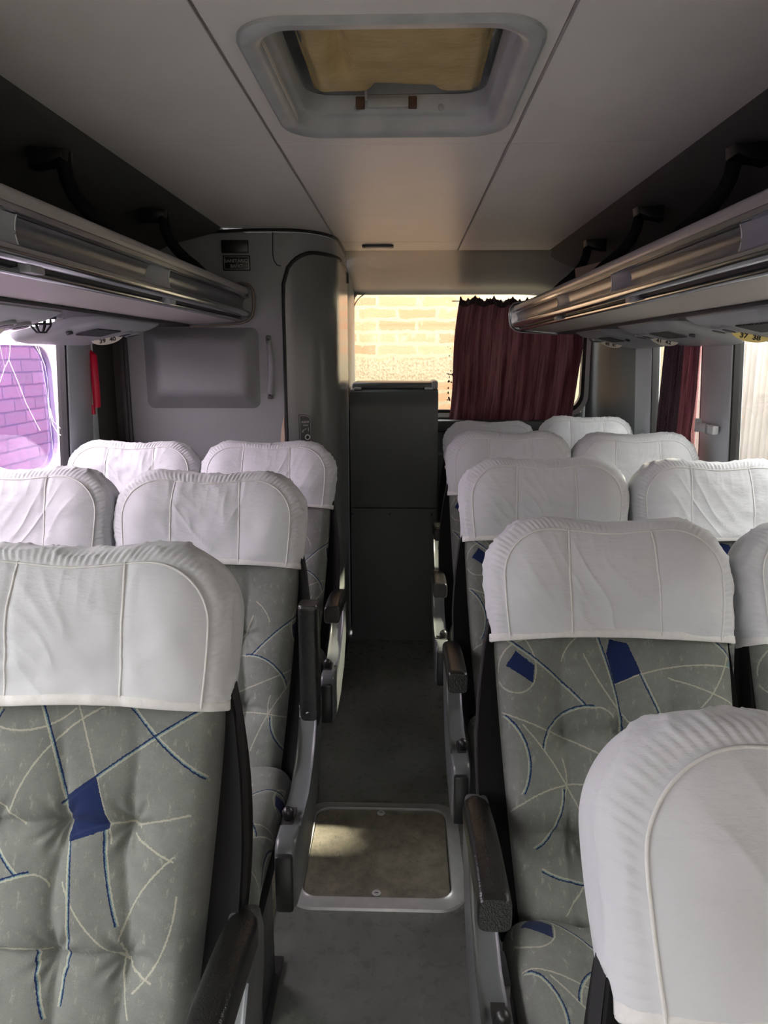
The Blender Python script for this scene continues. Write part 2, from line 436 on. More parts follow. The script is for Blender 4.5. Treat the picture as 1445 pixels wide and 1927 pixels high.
def disc(bm, c, r, h, axis='z', n=24, bev=0):
    pts = [(r*math.cos(2*math.pi*k/n), r*math.sin(2*math.pi*k/n)) for k in range(n)]
    if axis == 'z': prism(bm, [(c[0]+a, c[1]+b) for a, b in pts], 'z', c[2], c[2]+h, bev)
    if axis == 'y': prism(bm, [(c[0]+a, c[2]+b) for a, b in pts], 'y', c[1], c[1]+h, bev)
    if axis == 'x': prism(bm, [(c[1]+a, c[2]+b) for a, b in pts], 'x', c[0], c[0]+h, bev)
    return bm
def rrect(x0, x1, y0, y1, r, n=8):
    pts = []
    for cx, cy, a0 in ((x1-r, y1-r, 0), (x0+r, y1-r, 90), (x0+r, y0+r, 180), (x1-r, y0+r, 270)):
        for k in range(n+1):
            a = R(a0 + 90*k/n); pts.append((cx + r*math.cos(a), cy + r*math.sin(a)))
    return pts
def ringprism(bm, outer, inner, axis, a, b):
    def mk(p, t): return {'x': (t, p[0], p[1]), 'y': (p[0], t, p[1]), 'z': (p[0], p[1], t)}[axis]
    rows = [[mk(p, a) for p in outer], [mk(p, b) for p in outer], [mk(p, b) for p in inner], [mk(p, a) for p in inner], [mk(p, a) for p in outer]]
    grid(bm, rows, close=True); bmesh.ops.remove_doubles(bm, verts=bm.verts, dist=1e-6); return bm

def text(name, s, size, mat, parent, loc, rot, spacing=1.0, bold=0):
    cu = bpy.data.curves.new(name, 'FONT'); cu.body = s; cu.size = size; cu.extrude = .0004; cu.align_x = 'CENTER'; cu.align_y = 'CENTER'
    cu.space_character = spacing; cu.offset = bold
    o = bpy.data.objects.new(name, cu); C.objects.link(o)
    dg = bpy.context.evaluated_depsgraph_get(); me = bpy.data.meshes.new_from_object(o.evaluated_get(dg))
    bpy.data.objects.remove(o); me.materials.clear(); me.materials.append(mat)
    o = bpy.data.objects.new(name, me); C.objects.link(o); o.parent = parent; o.location = loc; o.rotation_euler = rot
    return o

ZC = EYE + .47      # ceiling
XL, XR = -1.20, 1.12
YF, YR = -2.55, 4.40
def wx(side, z):    # inner wall x with tumblehome
    return (XR - .05*(z-1.1)) if side > 0 else (XL + .05*(z-1.1))

# ------------------------------------------------------------------ structure
struct('floor', B(XL-.05, XR+.05, YF, YR+.05, -.06, 0), M['floor'], smooth=False)
# ceiling panels with gaps
bm = bmesh.new()
CX0, CX1 = -.70, .645
SX0, SX1 = -.296, .226
g = .0018
ysegs = [(YF, -.6), (-.6, .55), (.55, 1.82), (1.82, 3.30), (3.30, 3.56)]
HX0, HX1, HY0, HY1 = -.225, .178, 1.20, 1.70
for (a, b) in ysegs:
    for (x0, x1) in ((CX0, SX0), (SX1, CX1)):
        box(bm, x0+g, x1-g, a+g, b-g, ZC, ZC+.02)
    if a == .55:
        box(bm, SX0+g, SX1-g, a+g, HY0, ZC, ZC+.02); box(bm, SX0+g, SX1-g, HY1, b-g, ZC, ZC+.02)
        box(bm, SX0+g, HX0, HY0, HY1, ZC, ZC+.02); box(bm, HX1, SX1-g, HY0, HY1, ZC, ZC+.02)
    else: box(bm, SX0+g, SX1-g, a+g, b-g, ZC, ZC+.02, bev=.0015, seg=1)
struct('ceiling', bm, M['ceiling'], smooth=False)
# backing above the gaps and bevelled pale edge strips
bm = bmesh.new()
for x0, x1, y0, y1 in ((CX0-.02, HX0-.01, YF, 3.6), (HX1+.01, CX1+.02, YF, 3.6), (HX0-.01, HX1+.01, YF, HY0-.01), (HX0-.01, HX1+.01, HY1+.01, 3.6)):
    box(bm, x0, x1, y0, y1, ZC+.021, ZC+.03)
struct('trim_1', bm, M['seam'], smooth=False)
bm = bmesh.new()
for x in (SX0-.004, SX1+.002): box(bm, x, x+.0022, YF, 3.56, ZC-.0012, ZC+.001)
struct('trim_2', bm, M['rack_lip'], smooth=False)
# coves from ceiling edge to side walls, rack shade put into their colour
for s, nm in ((-1, 'wall_left'), (1, 'wall_right')):
    x0 = CX0 if s < 0 else CX1
    xw = wx(s, 1.60)
    bm = bmesh.new()
    prof = [(x0, ZC+.004), (x0+s*.02, ZC-.012), (x0+s*.20, ZC-.055), (x0+s*.36, ZC-.13), (xw, 1.66), (wx(s, 1.60), 1.60)]
    prof += [(p[0]+s*.03, p[1]+.03) for p in prof[::-1]]
    prism(bm, prof, 'y', YF, 4.36 if s > 0 else 2.99)
    struct(nm, bm, M['ceil_dark'])
    bm = bmesh.new()
    prism(bm, [(wx(s, 0), 0), (wx(s, .86), .86), (wx(s, .86)+s*.05, .86), (wx(s, 0)+s*.05, 0)], 'y', YF, 4.42 if s > 0 else 3.0)
    struct(nm, bm, M['wallgrey'], smooth=False)
# partition behind the viewer
bm = bmesh.new(); box(bm, XL-.05, XR+.05, YF-.06, YF, 0, .8); box(bm, XL-.05, XR+.05, YF-.06, YF, 1.88, 2.1)
struct('wall_front', bm, M['wallgrey'], smooth=False)

# pillars
def pillar(s, y0, y1, depth=.015, name='trim_3', mat='pillar'):
    bm = bmesh.new()
    a = [(wx(s, z)-s*depth, z) for z in (.80, 1.62)]; b = [(wx(s, z)+s*.03, z) for z in (1.62, .80)]
    prism(bm, a+b, 'y', y0, y1, bev=.006)
    return struct(name, bm, M[mat])
for y0, y1 in ((2.585, 2.78), (1.05, 1.20), (-.55, -.35), (-2.1, -1.95)):
    pillar(-1, y0, y1, name='trim_3')
for y0, y1 in ((2.585, 2.84), (3.43, 3.66), (.75, .95), (-.9, -.7), (-2.1, -1.95)):
    if y0 in (.75,): continue
    pillar(1, y0, y1, name='trim_4')
def rub(s, y, name='trim_5'):
    bm = bmesh.new()
    prism(bm, [(wx(s, .84)-s*.010, .84), (wx(s, 1.62)-s*.010, 1.62), (wx(s, 1.62)+s*.02, 1.62), (wx(s, .84)+s*.02, .84)], 'y', y-.014, y)
    struct(name, bm, M['rubber'], smooth=False)
rub(-1, 2.585); rub(1, 2.585); rub(1, 3.43); rub(1, 2.857)
# side windows
def pane(s, y0, y1, mat, name):
    bm = bmesh.new()
    prism(bm, [(wx(s, .84)+s*.006, .84), (wx(s, 1.66)+s*.006, 1.66), (wx(s, 1.66)+s*.010, 1.66), (wx(s, .84)+s*.010, .84)], 'y', y0, y1)
    return struct(name, bm, M[mat], smooth=False)
wl = pane(-1, 1.2, 2.585, 'glass_pink', 'window_1'); pane(-1, -.35, 1.05, 'glass', 'window_2'); pane(-1, -1.95, -.55, 'glass', 'window_3')
pane(1, -.7, 2.585, 'glass', 'window_4'); pane(1, 2.84, 3.43, 'glass', 'window_5'); pane(1, -1.95, -.9, 'glass', 'window_6')
# crack lines in the left glass
bm = bmesh.new()
def crk(pts, r=.0009):
    P = []
    for (x, y) in pts:     # window plane from photo pixels
        ang = R(11.84) + math.atan((y-963.5)/FPX); t = math.tan(ang)
        X = -1.185; zc = X*FPX/(x-766); Y = zc/(math.cos(R(11.84))+t*math.sin(R(11.84))); Z = EYE - t*Y
        P.append((wx(-1, Z)-.0045, Y, Z))
    tube(bm, P, r, 5)
crk([(7, 625), (8, 660), (7, 677), (0, 692)]); crk([(7, 677), (25, 715), (45, 760), (66, 797), (75, 812)])
crk([(32, 590), (44, 625), (58, 652), (70, 672), (78, 690)]); crk([(41, 595), (52, 622), (62, 650), (73, 680)])
crk([(86, 750), (92, 775), (98, 800), (110, 818), (115, 821)], .0014); crk([(92, 770), (100, 795), (114, 808)])
crk([(76, 685), (84, 715), (88, 750), (94, 800), (105, 872)], .0006); crk([(70, 680), (84, 740), (92, 790)], .0005)
crk([(-40, 590), (-15, 640), (0, 692), (-20, 760), (-30, 850)])
obj('crack', bm, M['crack'], wl)

# recess beside the cubicle, rear walls
bm = bmesh.new(); box(bm, XL-.05, -1.075, 2.99, 3.02, 0, 1.95); struct('wall_left', bm, M['ceil_dark'], smooth=False)
bm = bmesh.new(); box(bm, XL-.01, XL+.03, 2.80, 3.0, 0, 1.66); struct('wall_left', bm, M['ceil_dark'], smooth=False)
# rear wall with window opening
WX0, WX1, WZ0, WZ1 = -.31, 1.015, 1.13, 1.80
bm = bmesh.new()
box(bm, XL-.05, XR+.05, YR, YR+.04, 0, WZ0); box(bm, XL-.05, XR+.05, YR, YR+.04, WZ1, 2.0)
box(bm, XL-.05, WX0, YR, YR+.04, WZ0, WZ1); box(bm, WX1, XR+.05, YR, YR+.04, WZ0, WZ1)
struct('wall_rear', bm, M['wallgrey'], smooth=False)
bm = bmesh.new(); outer = rrect(WX0-.012, WX1+.03, WZ0-.03, WZ1+.03, .13, 10); inner = rrect(WX0+.004, WX1, WZ0, WZ1, .11, 10)
inner = [(x if x > 0 else (WX0+.004), z) for x, z in inner]
ringprism(bm, outer, inner, 'y', YR-.03, YR+.005); struct('trim_6', bm, M['white_clip'])
bm = bmesh.new(); outer = rrect(WX0-.0, WX1+.004, WZ0-.004, WZ1+.004, .11, 10); inner = rrect(WX0+.004, WX1-.016, WZ0+.014, WZ1, .10, 10)
ringprism(bm, outer, inner, 'y', YR-.034, YR+.01); struct('trim_7', bm, M['rubber'])
wr = struct('window_7', B(WX0, WX1, YR+.015, YR+.02, WZ0, WZ1), M['glass'], smooth=False)
bm = bmesh.new(); rnd = random.Random(3)
for k in range(34):
    cx = .265 + rnd.uniform(-.035, .03); cz = 1.19 + .37*rnd.random()**1.6
    rr = rnd.uniform(.003, .008); nn = rnd.randint(4, 6)
    pts = [(cx + rr*rnd.uniform(.4, 1.2)*math.cos(2*math.pi*q/nn), cz + rr*rnd.uniform(.5, 1.8)*math.sin(2*math.pi*q/nn)) for q in range(nn)]
    prism(bm, pts, 'y', YR+.012, YR+.0145)
obj('dark_specks', bm, M['black'], wr, smooth=False)  # dark plaster-edge specks of the wall outside, built as chips on the glass
# valance above the rear window, curving to the right wall
bm = bmesh.new(); rows = []
prof = [(3.56, ZC), (3.60, ZC-.004), (3.75, ZC-.018), (3.95, ZC-.042), (4.15, ZC-.082), (4.28, ZC-.105), (4.36, ZC-.118), (4.37, ZC-.128), (4.40, ZC-.13)]
for (y, z) in prof:
    row = [(x, y, z) for x in (-.35, 0, .3, .5, .62)]
    for k in range(1, 9):
        a = R(90*k/8); row.append((.62 + .46*math.sin(a), y - .0*a, z - (.22)*(1-math.cos(a))*.9))
    rows.append(row)
grid(bm, rows); grid(bm, [[(x, y, z+.012) for x, y, z in r] for r in rows][::-1]); struct('wall_rear', bm, M['rear'])
# curved rear right corner
bm = bmesh.new(); rows = []
for z in (.8, 1.2, 1.62, 1.7):
    row = []
    for k in range(13):
        a = R(90*k/12); row.append((WX1+.02 + (wx(1, z)-WX1-.02)*math.sin(a), 3.64 + (YR-.01-3.64)*math.cos(a)**1.0, z))
    rows.append(row)
grid(bm, rows); struct('wall_right', bm, M['wallgrey'])
# post between cubicle and rear window
bm = bmesh.new(); box(bm, -.325, -.302, 3.78, 4.40, 0, ZC-.06, bev=.008); struct('trim_8', bm, M['rear'])
bm = bmesh.new(); box(bm, -.312, -.294, 3.70, 3.735, 0, ZC-.005, bev=.003); struct('trim_9', bm, M['rubber'])

# aisle edge trim on the left
bm = bmesh.new()
rows = []
for k in range(60):
    y = .3 + k*.035; j = .004*noise.noise(Vector((y*30, 0, 0)))
    rows.append([(-.385-j, y, 0.001), (-.372, y, .016+j*.6), (-.352, y, .018+j*.5), (-.342+j*.6, y, .001)])
grid(bm, rows); struct('trim_10', bm, plain('frayed_carpet_edge', lin(122, 116, 102), .95, var=.3, vs=160, bump=.8, bs=300))

# ------------------------------------------------------------------ floor hatch
fh = thing('floor_hatch', 'square hatch with rounded aluminium frame set in the dark aisle floor', 'hatch', (-.075, 1.965, 0))
bm = bmesh.new()
o_ = rrect(-.246, .246, -.243, .243, .075, 10); i_ = rrect(-.206, .206, -.203, .203, .045, 10)
mid1 = rrect(-.243, .243, -.240, .240, .072, 10); mid2 = rrect(-.214, .214, -.211, .211, .052, 10); mid3 = rrect(-.209, .209, -.206, .206, .048, 10)
rows = [[(x, y, 0) for x, y in o_], [(x, y, .007) for x, y in mid1], [(x, y, .009) for x, y in mid2], [(x, y, .0125) for x, y in mid3], [(x, y, .0115) for x, y in i_], [(x, y, 0) for x, y in i_]]
grid(bm, rows, close=True); obj('frame', bm, M['alu'], fh)
bm = bmesh.new(); prism(bm, rrect(-.203, .203, -.200, .200, .043, 10), 'z', .0005, .006, bev=.002); obj('cover_plate', bm, M['hatchfloor'], fh)
for y in (.183, -.183):
    bm = bmesh.new(); disc(bm, (.0, y, .006), .0125, .003, bev=.001)
    lk = obj('lock', bm, M['white_clip'], fh)
    bm = bmesh.new(); disc(bm, (.0, y, .009), .006, .0006); lks = obj('slot', bm, M['alu'], lk)
    bm = bmesh.new(); box(bm, -.0045, .0045, y-.001, y+.001, .0096, .0102); obj('slot', bm, M['ink'], lk, rot=None)

# ------------------------------------------------------------------ roof hatch
rh = thing('roof_hatch', 'roof escape hatch with grey rounded frame and yellowed lid', 'hatch', (0, 0, ZC))
bm = bmesh.new()
N = 10
def rr(a, z): return [(x, y, z) for x, y in rrect(-.262+a, .206-a, 1.165+a, 1.735-a, .085-a*.55, N)]
rows = [rr(0, 0), rr(0, -.006), rr(.006, -.011), rr(.024, -.010), rr(.032, -.006), rr(.036, .0), rr(.038, .018), rr(.041, .022), rr(.045, .024), rr(.048, .028), rr(.050, .060), rr(.044, .063), rr(.036, .16)]
grid(bm, rows, close=True); obj('frame', bm, M['hatchring'], rh)
# lid
bm = bmesh.new()
x0, x1, y0, y1 = -.192, .142, 1.18, 1.655
def lidp(u, v):
    x = x0 + (x1-x0)*u; y = y0 + (y1-y0)*v; ed = min(u*(x1-x0), (1-u)*(x1-x0), (1-v)*(y1-y0))
    z = .050 + .014*math.exp(-(ed/.012)**2) + .004*noise.noise(Vector((x*14, y*14, 1)))
    notch = 1/(1+math.exp(-(y-1.610)/.006)) * (1/(1+math.exp((abs(x+.01)-.062)/.006)))
    z += .022*notch
    ch = math.exp(-((x+.125)/.016)**2) * (1/(1+math.exp((y-1.56)/.01)))
    z += .020*ch
    return (x, y, z)
grid(bm, [[lidp(u/60, v/70) for u in range(61)] for v in range(71)]); obj('lid', bm, M['foil'], rh)
bm = bmesh.new(); box(bm, -.26, .21, 1.13, 1.75, .165, .17); obj('roof_plate', bm, M['seam'], rh, smooth=False)  # unseen black plate kept over the lid so no sky shows in the gaps
bm = bmesh.new(); tube(bm, [(-.185, 1.25, .07), (-.182, 1.42, .068), (-.178, 1.50, .075), (-.15, 1.53, .08)], .009, 8); obj('hinge_arm', bm, M['legsteel'], rh)
bm = bmesh.new(); box(bm, -.085, .0, 1.668, 1.680, .032, .049, bev=.002); la = obj('latch', bm, M['hatchring'], rh)
rust = plain('rusty_steel', lin(92, 66, 52), .8, var=.4, vs=90)
for x in (-.10, .008):
    bm = bmesh.new(); box(bm, x-.009, x+.009, 1.667, 1.680, .030, .052, bev=.002); obj('hinge', bm, rust, la)
bm = bmesh.new(); tube(bm, [(-.088, 1.662, .060), (-.086, 1.659, .042)], .003, 6); obj('pin', bm, M['alu'], la)
for x in (-.107, .067):
    bm = bmesh.new(); disc(bm, (x, 1.680, .034), .006, .004, axis='y', bev=.001); obj('rivet', bm, M['hatchring'], rh)

# small ceiling lamp at rear
cl = thing('ceiling_lamp', 'small slim dark-rimmed lamp in the ceiling near the rear', 'lamp', (-.13, 3.40, ZC))
bm = bmesh.new(); prism(bm, rrect(-.068, .068, -.032, .032, .014, 5), 'z', -.008, 0, bev=.002); obj('housing', bm, M['legsteel'], cl)
bm = bmesh.new(); prism(bm, rrect(-.058, .058, -.022, .022, .01, 5), 'z', -.0115, -.0075, bev=.001); obj('lens', bm, M['rack_lip'], cl)

# ------------------------------------------------------------------ luggage racks
def rack(s, y0, y1, xn, label):
    t = thing('luggage_rack', label, 'luggage rack', (xn, 0, EYE))
    def strip(name, pts, mat, thick=.004):
        bm = bmesh.new()
        rows = [[(s*(-p[0]) * -1 if False else s*p[0], y, p[1]) for p in pts] for y in (y0, y1)]
        back = [[(s*(p[0]+thick), y, p[1]+thick*.2) for p in pts] for y in (y0, y1)]
        ring = [[*rows[k], *back[k][::-1]] for k in (0, 1)]
        vr = grid(bm, ring, close=True); bm.faces.new(vr[0]); bm.faces.new(vr[1][::-1])
        return obj(name, bm, M[mat], t, auto=50)
    arc = lambda cx, cz, r, a0, a1, n=8: [(cx + r*math.cos(R(a0+(a1-a0)*k/n)), cz + r*math.sin(R(a0+(a1-a0)*k/n))) for k in range(n+1)]
    strip('top_lip', [(.055, .222)] + [(.05, .246)] + arc(.022, .239, .018, 50, 210, 10), 'rack_lip')
    strip('upper_trim', [(.007, .230), (.001, .226), (.001, .218), (.008, .213), (.013, .214)], 'chrome')
    strip('channel', arc(-.003, .190, .030, 52, -48, 10), 'channel_metal')
    strip('handrail', arc(.012, .158, .014, 75, 290, 12), 'chrome')
    strip('slot', [(.016, .146), (.034, .152), (.036, .141)], 'unit_dark')
    strip('lower_trim', arc(.040, .136, .008, 110, 280, 8), 'chrome')
    strip('underside_panel', [(.042, .131), (.235, .120)], 'rack_panel', .006)
    strip('outer_panel', [(.237, .118), (.235, .110), (.40, .108), (.565, .125)], 'unit_dark', .006)
    strip('tray', [(.05, .228), (.07, .19), (.565, .19)], 'ceil_dark', .006)
    return t
lt = rack(-1, -1.5, 2.935, -.60, 'long overhead luggage rack on the left ending at the toilet cubicle')
rt = rack(1, -1.5, 4.0, .545, 'long overhead luggage rack on the right reaching the rear window')
# scoop-shaped dividers in the channel
def scoops(t, s, ys):
    for y in ys:
        bm = bmesh.new(); rows = []
        for k in range(9):
            q = k/8; d = .030*math.sqrt(max(0, 1-(q)**2))
            yy = y - .12*q
            row = []
            for j in range(9):
                a = R(52-100*j/8); rx = -.003 + (.030 - .026*(1-q)**.6*0) * math.cos(a) - (1-q**1.5)*.017*math.cos(a); rz = .190 + .030*math.sin(a)
                row.append((s*rx, yy, rz))
            rows.append(row)
        grid(bm, rows); bm.faces.ensure_lookup_table()
        vs0 = rows[0]; back = [(s*(-.003+.030*math.cos(R(52-100*j/8))), y, .190+.030*math.sin(R(52-100*j/8))) for j in range(9)]
        grid(bm, [vs0, back]); obj('divider', bm, M['unit'], t)
        bm = bmesh.new()
        tube(bm, [(p[0]-s*.001, p[1], p[2]) for p in vs0], .0012, 6); obj('divider_edge', bm, M['white_clip'], t)
def scoops_f(t, s, ys):
    # the flat cut end faces the rear; geometry above faces the viewer, so mirror it
    scoops(t, s, ys)
scoops(lt, -1, [1.20, 1.96]); scoops(rt, 1, [1.32, 2.12, 2.86])
# slot dividers under the handrail
for t, s, ys in ((lt, -1, (1.25, 1.98)), (rt, 1, (1.95, 2.9))):
    for y in ys:
        bm = bmesh.new(); x = s*.026; box(bm, x-.012, x+.012, y, y+.05, .134, .152, bev=.002); obj('clip', bm, M['unit'], t)
# end caps
def cap(t, s, y, trim):
    bm = bmesh.new()
    pts = [(s*a, z) for a, z in [(.30, .245), (.08, .262), (.03, .270), (.004, .264), (-.010, .245), (-.014, .215), (-.012, .175), (-.004, .150), (.015, .133), (.045, .124), (.235, .112), (.30, .110)]]
    prism(bm, pts, 'y', y, y+.03, bev=.008, seg=3); obj('end_cap', bm, M['chrome_soft'] if s > 0 else M['panelgrey'], t)
    bm = bmesh.new()
    tube(bm, [(p[0], y+.012, p[1]) for p in pts[1:-1]], .006, 8, up=Vector((0, 1, 0))); obj('end_trim', bm, trim, t)
cap(lt, -1, 2.915, plain('bronze_edge_sealant', lin(120, 110, 98), .6, var=.2, vs=40)); cap(rt, 1, 4.0, M['rack_lip'])
# joint sleeve on right rail (near viewer) 
bm = bmesh.new(); prism(bm, [(.05, .262), (.02, .270), (-.002, .262), (-.008, .238), (-.006, .214), (.01, .206), (.02, .212), (.05, .222)], 'y', 1.02, 1.155, bev=.002)
obj('joint_sleeve', bm, plain('worn_sleeve', lin(140, 130, 118), .4, var=.2, vs=20), rt)
# support arms
for s, ys, xr, side, group in ((-1, (1.72, 2.40), -.60, 'left', 0), (1, (1.73, 2.40, 3.05), .545, 'right', 0)):
    for i, y in enumerate(ys):
        lab = {(-1, 0): 'dark curved bracket above the left rack, the nearer of two', (-1, 1): 'dark curved bracket above the left rack beside the toilet sign',
               (1, 0): 'dark curved bracket above the right rack, nearest of the three', (1, 1): 'dark curved bracket above the right rack, middle of the three',
               (1, 2): 'dark curved bracket above the right rack, farthest near the rear valance'}[(s, i)]
        t = thing('rack_bracket', lab, 'bracket', (xr, y, 0), group='curved luggage rack brackets')
        bm = bmesh.new(); prism(bm, [(s*.135, ZC-.035), (s*.138, ZC-.058), (s*.17, ZC-.060), (s*.215, ZC-.075), (s*.215, ZC-.03)], 'y', -.035, .02, bev=.005); obj('mount', bm, M['black'], t)
        bm = bmesh.new()
        P = [(s*a, 0, EYE+z) for a, z in [(.150, .435), (.150, .405), (.145, .375), (.132, .345), (.110, .317), (.085, .293), (.058, .272), (.04, .255), (.035, .235)]]
        tube(bm, P, .015, 10, sx=.8, sy=1.1); obj('arm', bm, M['shell'], t)
# loudspeakers high on the coves
for s, y, lab in ((-1, 1.165, 'dark rounded loudspeaker pod on the left cove beside the ceiling edge'), (1, 1.235, 'dark rounded loudspeaker pod on the right cove beside the ceiling edge')):
    t = thing('loudspeaker', lab, 'speaker', ((CX0 if s < 0 else CX1), y, 0))
    bm = bmesh.new(); box(bm, min(s*.005, s*.14), max(s*.005, s*.14), -.12, 0, ZC-.085, ZC-.012, bev=.022, seg=4); obj('housing', bm, M['shell'], t)
    bm = bmesh.new(); box(bm, min(s*.0, s*.13), max(s*.0, s*.13), -.122, -.045, ZC-.080, ZC-.016, bev=.02, seg=4); obj('grille', bm, M['legsteel'], t)
# cardboard on right rack
t = thing('cardboard_piece', 'crumpled brown cardboard lying on the right rack near the rear', 'cardboard', (.72, 2.75, EYE+.235))
bm = bmesh.new(); box(bm, -.08, .08, -.10, .10, 0, .085, bev=.004)
for v in bm.verts: v.co += Vector((noise.noise(v.co*9), noise.noise(v.co*9+Vector((3, 0, 0))), noise.noise(v.co*9+Vector((7, 0, 0)))))*.03
obj('flap', bm, M['card'], t, smooth=False, rot=(0, R(-14), R(20)))

# service units
def unit(s, y, label, nums, mat):
    t = thing('service_unit', label, 'reading light panel', ((-.60 if s < 0 else .545) + s*.40, y, EYE+.103), group='overhead reading light and vent panels')
    bm = bmesh.new()
    pts = []
    for k in range(21):
        a = math.pi*k/20; pts.append((math.cos(a)*.25, -.13 - .045*math.sin(a)))
    plan = [(x, yy) for x, yy in rrect(-.15, .15, -.26, .26, .05, 6)]
    rows = []
    for q, z in ((1, .01), (1, 0), (.97, -.012), (.85, -.022), (.6, -.027), (.3, -.029), (.02, -.029)):
        rows.append([(a*q, b*q, z) for a, b in plan])
    grid(bm, rows, close=True); obj('housing', bm, M['unit'], t)
    bm = bmesh.new()
    for k in range(14):
        box(bm, -s*.055-.035, -s*.055+.035, -.18+k*.013, -.173+k*.013, -.031, -.027)
    obj('vent', bm, M['unit_dark'], t, smooth=False)
    for yy in (.075, .145):
        bm = bmesh.new(); disc(bm, (-s*.07, yy, -.035), .026, .010, bev=.003); l_ = obj('reading_lamp', bm, M['unit'], t)
        bm = bmesh.new(); disc(bm, (-s*.07, yy, -.0365), .018, .002); obj('lens', bm, M['unit_dark'], l_)
    bm = bmesh.new(); disc(bm, (-s*.02, -.22, -.030), .01, .008, bev=.002); obj('button', bm, M['unit_dark'], t)
    pts = [(.052*math.cos(math.pi*k/16), .028*math.sin(math.pi*k/16)) for k in range(17)]
    n_ = Vector((-s*.35, -.62, -.62)).normalized(); ya = (Vector((0, 0, 1)) - n_*n_.z).normalized(); xa = ya.cross(n_)
    rot_ = Matrix((xa, ya, n_)).transposed().to_euler()
    bm = bmesh.new(); prism(bm, [(a*1.06, -b*1.08+.002) for a, b in pts], 'z', -.03, -.0008, bev=.002)
    pb = obj('number_plate', bm, M['unit'], t, loc=(-s*.005, .09, -.026), rot=rot_)
    bm = bmesh.new(); prism(bm, [(a, -b) for a, b in pts], 'z', -.001, .0005); st = obj('number_sticker', bm, mat, pb, smooth=False)
    text('digits', nums, .021, M['ink'], st, (0, -.011, .0008), (0, 0, 0), bold=.0007)
    t.rotation_euler = (0, s*R(13), 0); t.location.z -= .018
    return t
unit(-1, 2.40, 'grey reading light panel under the left rack, beside the toilet cubicle', '39  40', M['cream_sticker'])
unit(-1, 1.66, 'grey reading light panel under the left rack, cut by the left photo edge', '35  36', M['cream_sticker'])
unit(1, 2.02, 'grey reading light panel under the right rack with yellow 37 38 sticker', '37  38', M['sticker'])
unit(1, 2.72, 'grey reading light panel under the right rack with number 41 42', '41  42', M['cream_sticker'])
unit(1, 3.44, 'small far reading light panel under the right rack, nearest the burgundy curtain', '45  46', M['cream_sticker'])
# black lattice clip on left unit
t = thing('lattice_clip', 'small black plastic lattice cup clipped beneath the left rack', 'clip', (-.98, 2.02, EYE+.104))
bm = bmesh.new(); box(bm, -.04, .04, -.012, .012, -.008, 0, bev=.002); obj('flange', bm, M['black'], t)
bm = bmesh.new()
for k in range(8):
    a = 2*math.pi*k/8; tube(bm, [(.028*math.cos(a), .028*math.sin(a), -.008), (.026*math.cos(a), .026*math.sin(a), -.025), (.012*math.cos(a), .012*math.sin(a), -.042)], .0025, 6)
for r_, z in ((.027, -.02), (.013, -.042)):
    tube(bm, [(r_*math.cos(2*math.pi*k/16), r_*math.sin(2*math.pi*k/16), z) for k in range(16)], .0025, 6, closed=True)
obj('cage', bm, M['black'], t)
t2 = t.copy(); C.objects.link(t2); t2.location = (.92, 2.62, EYE+.104); t2['label'] = 'small black lattice cup clipped beneath the right rack'
for ch in list(t.children):
    c2 = ch.copy(); C.objects.link(c2); c2.parent = t2

# ------------------------------------------------------------------ toilet cubicle
tc = thing('toilet_cubicle', 'dark grey toilet cubicle with curved door at the left rear', 'toilet cubicle', (0, 0, 0))
def cub(x, z):   # helper: nothing
    return x
path = []
for k in range(17):
    a = R(90*k/16); path.append((-.478 + .188*math.sin(a), 2.95 + .26*(1-math.cos(a))))
path += [(-.290, 3.3), (-.291, 3.45), (-.293, 3.60), (-.294, 3.70)]
bm = bmesh.new()
top = ZC-.012
front = [(-1.095, 2.95), (-.9, 2.95), (-.7, 2.95), (-.478, 2.95)] + path[1:]
grid(bm, [[(x, y, z) for x, y in front] for z in (0.0, .5, 1.0, 1.5, top)])
grid(bm, [[(x, y, z) for x, y in ((-1.095, 3.1), (-1.095, 2.95))] for z in (0, top)])
obj('wall_panel', bm, M['toilet'], tc, auto=30)
# vertical joint left and rubber along the ceiling
bm = bmesh.new(); box(bm, -1.108, -1.094, 2.938, 2.96, .3, 1.60, bev=.003); box(bm, -1.135, -1.112, 2.95, 2.98, .3, 1.60, bev=.004); obj('edge_trim', bm, M['legsteel'], tc)
bm = bmesh.new(); tube(bm, [(-1.15, 2.944, ZC-.06), (-1.0, 2.944, ZC-.040), (-.85, 2.944, ZC-.022), (-.72, 2.942, ZC-.010), (-.6, 2.942, ZC-.006)] + [(x, y-.006, ZC-.006) for x, y in path], .0065, 8); obj('ceiling_gasket', bm, M['rubber'], tc)
# raised box
bm = bmesh.new()
def rb(x0, x1, z0, z1, r, y): return [(x, y, z) for x, z in rrect(x0, x1, z0, z1, r, 6)]
rows = [rb(-1.03, -.575, 1.245, 1.560, .03, 2.952), rb(-1.022, -.583, 1.253, 1.552, .028, 2.945), rb(-1.00, -.600, 1.270, 1.540, .026, 2.930), rb(-.975, -.615, 1.292, 1.520, .022, 2.905), rb(-.962, -.628, 1.305, 1.508, .018, 2.895), rb(-.94, -.65, 1.325, 1.488, .012, 2.893)]
vr = grid(bm, rows, close=True); bm.faces.new(vr[-1]); obj('raised_box', bm, M['toilet'], tc, auto=80)
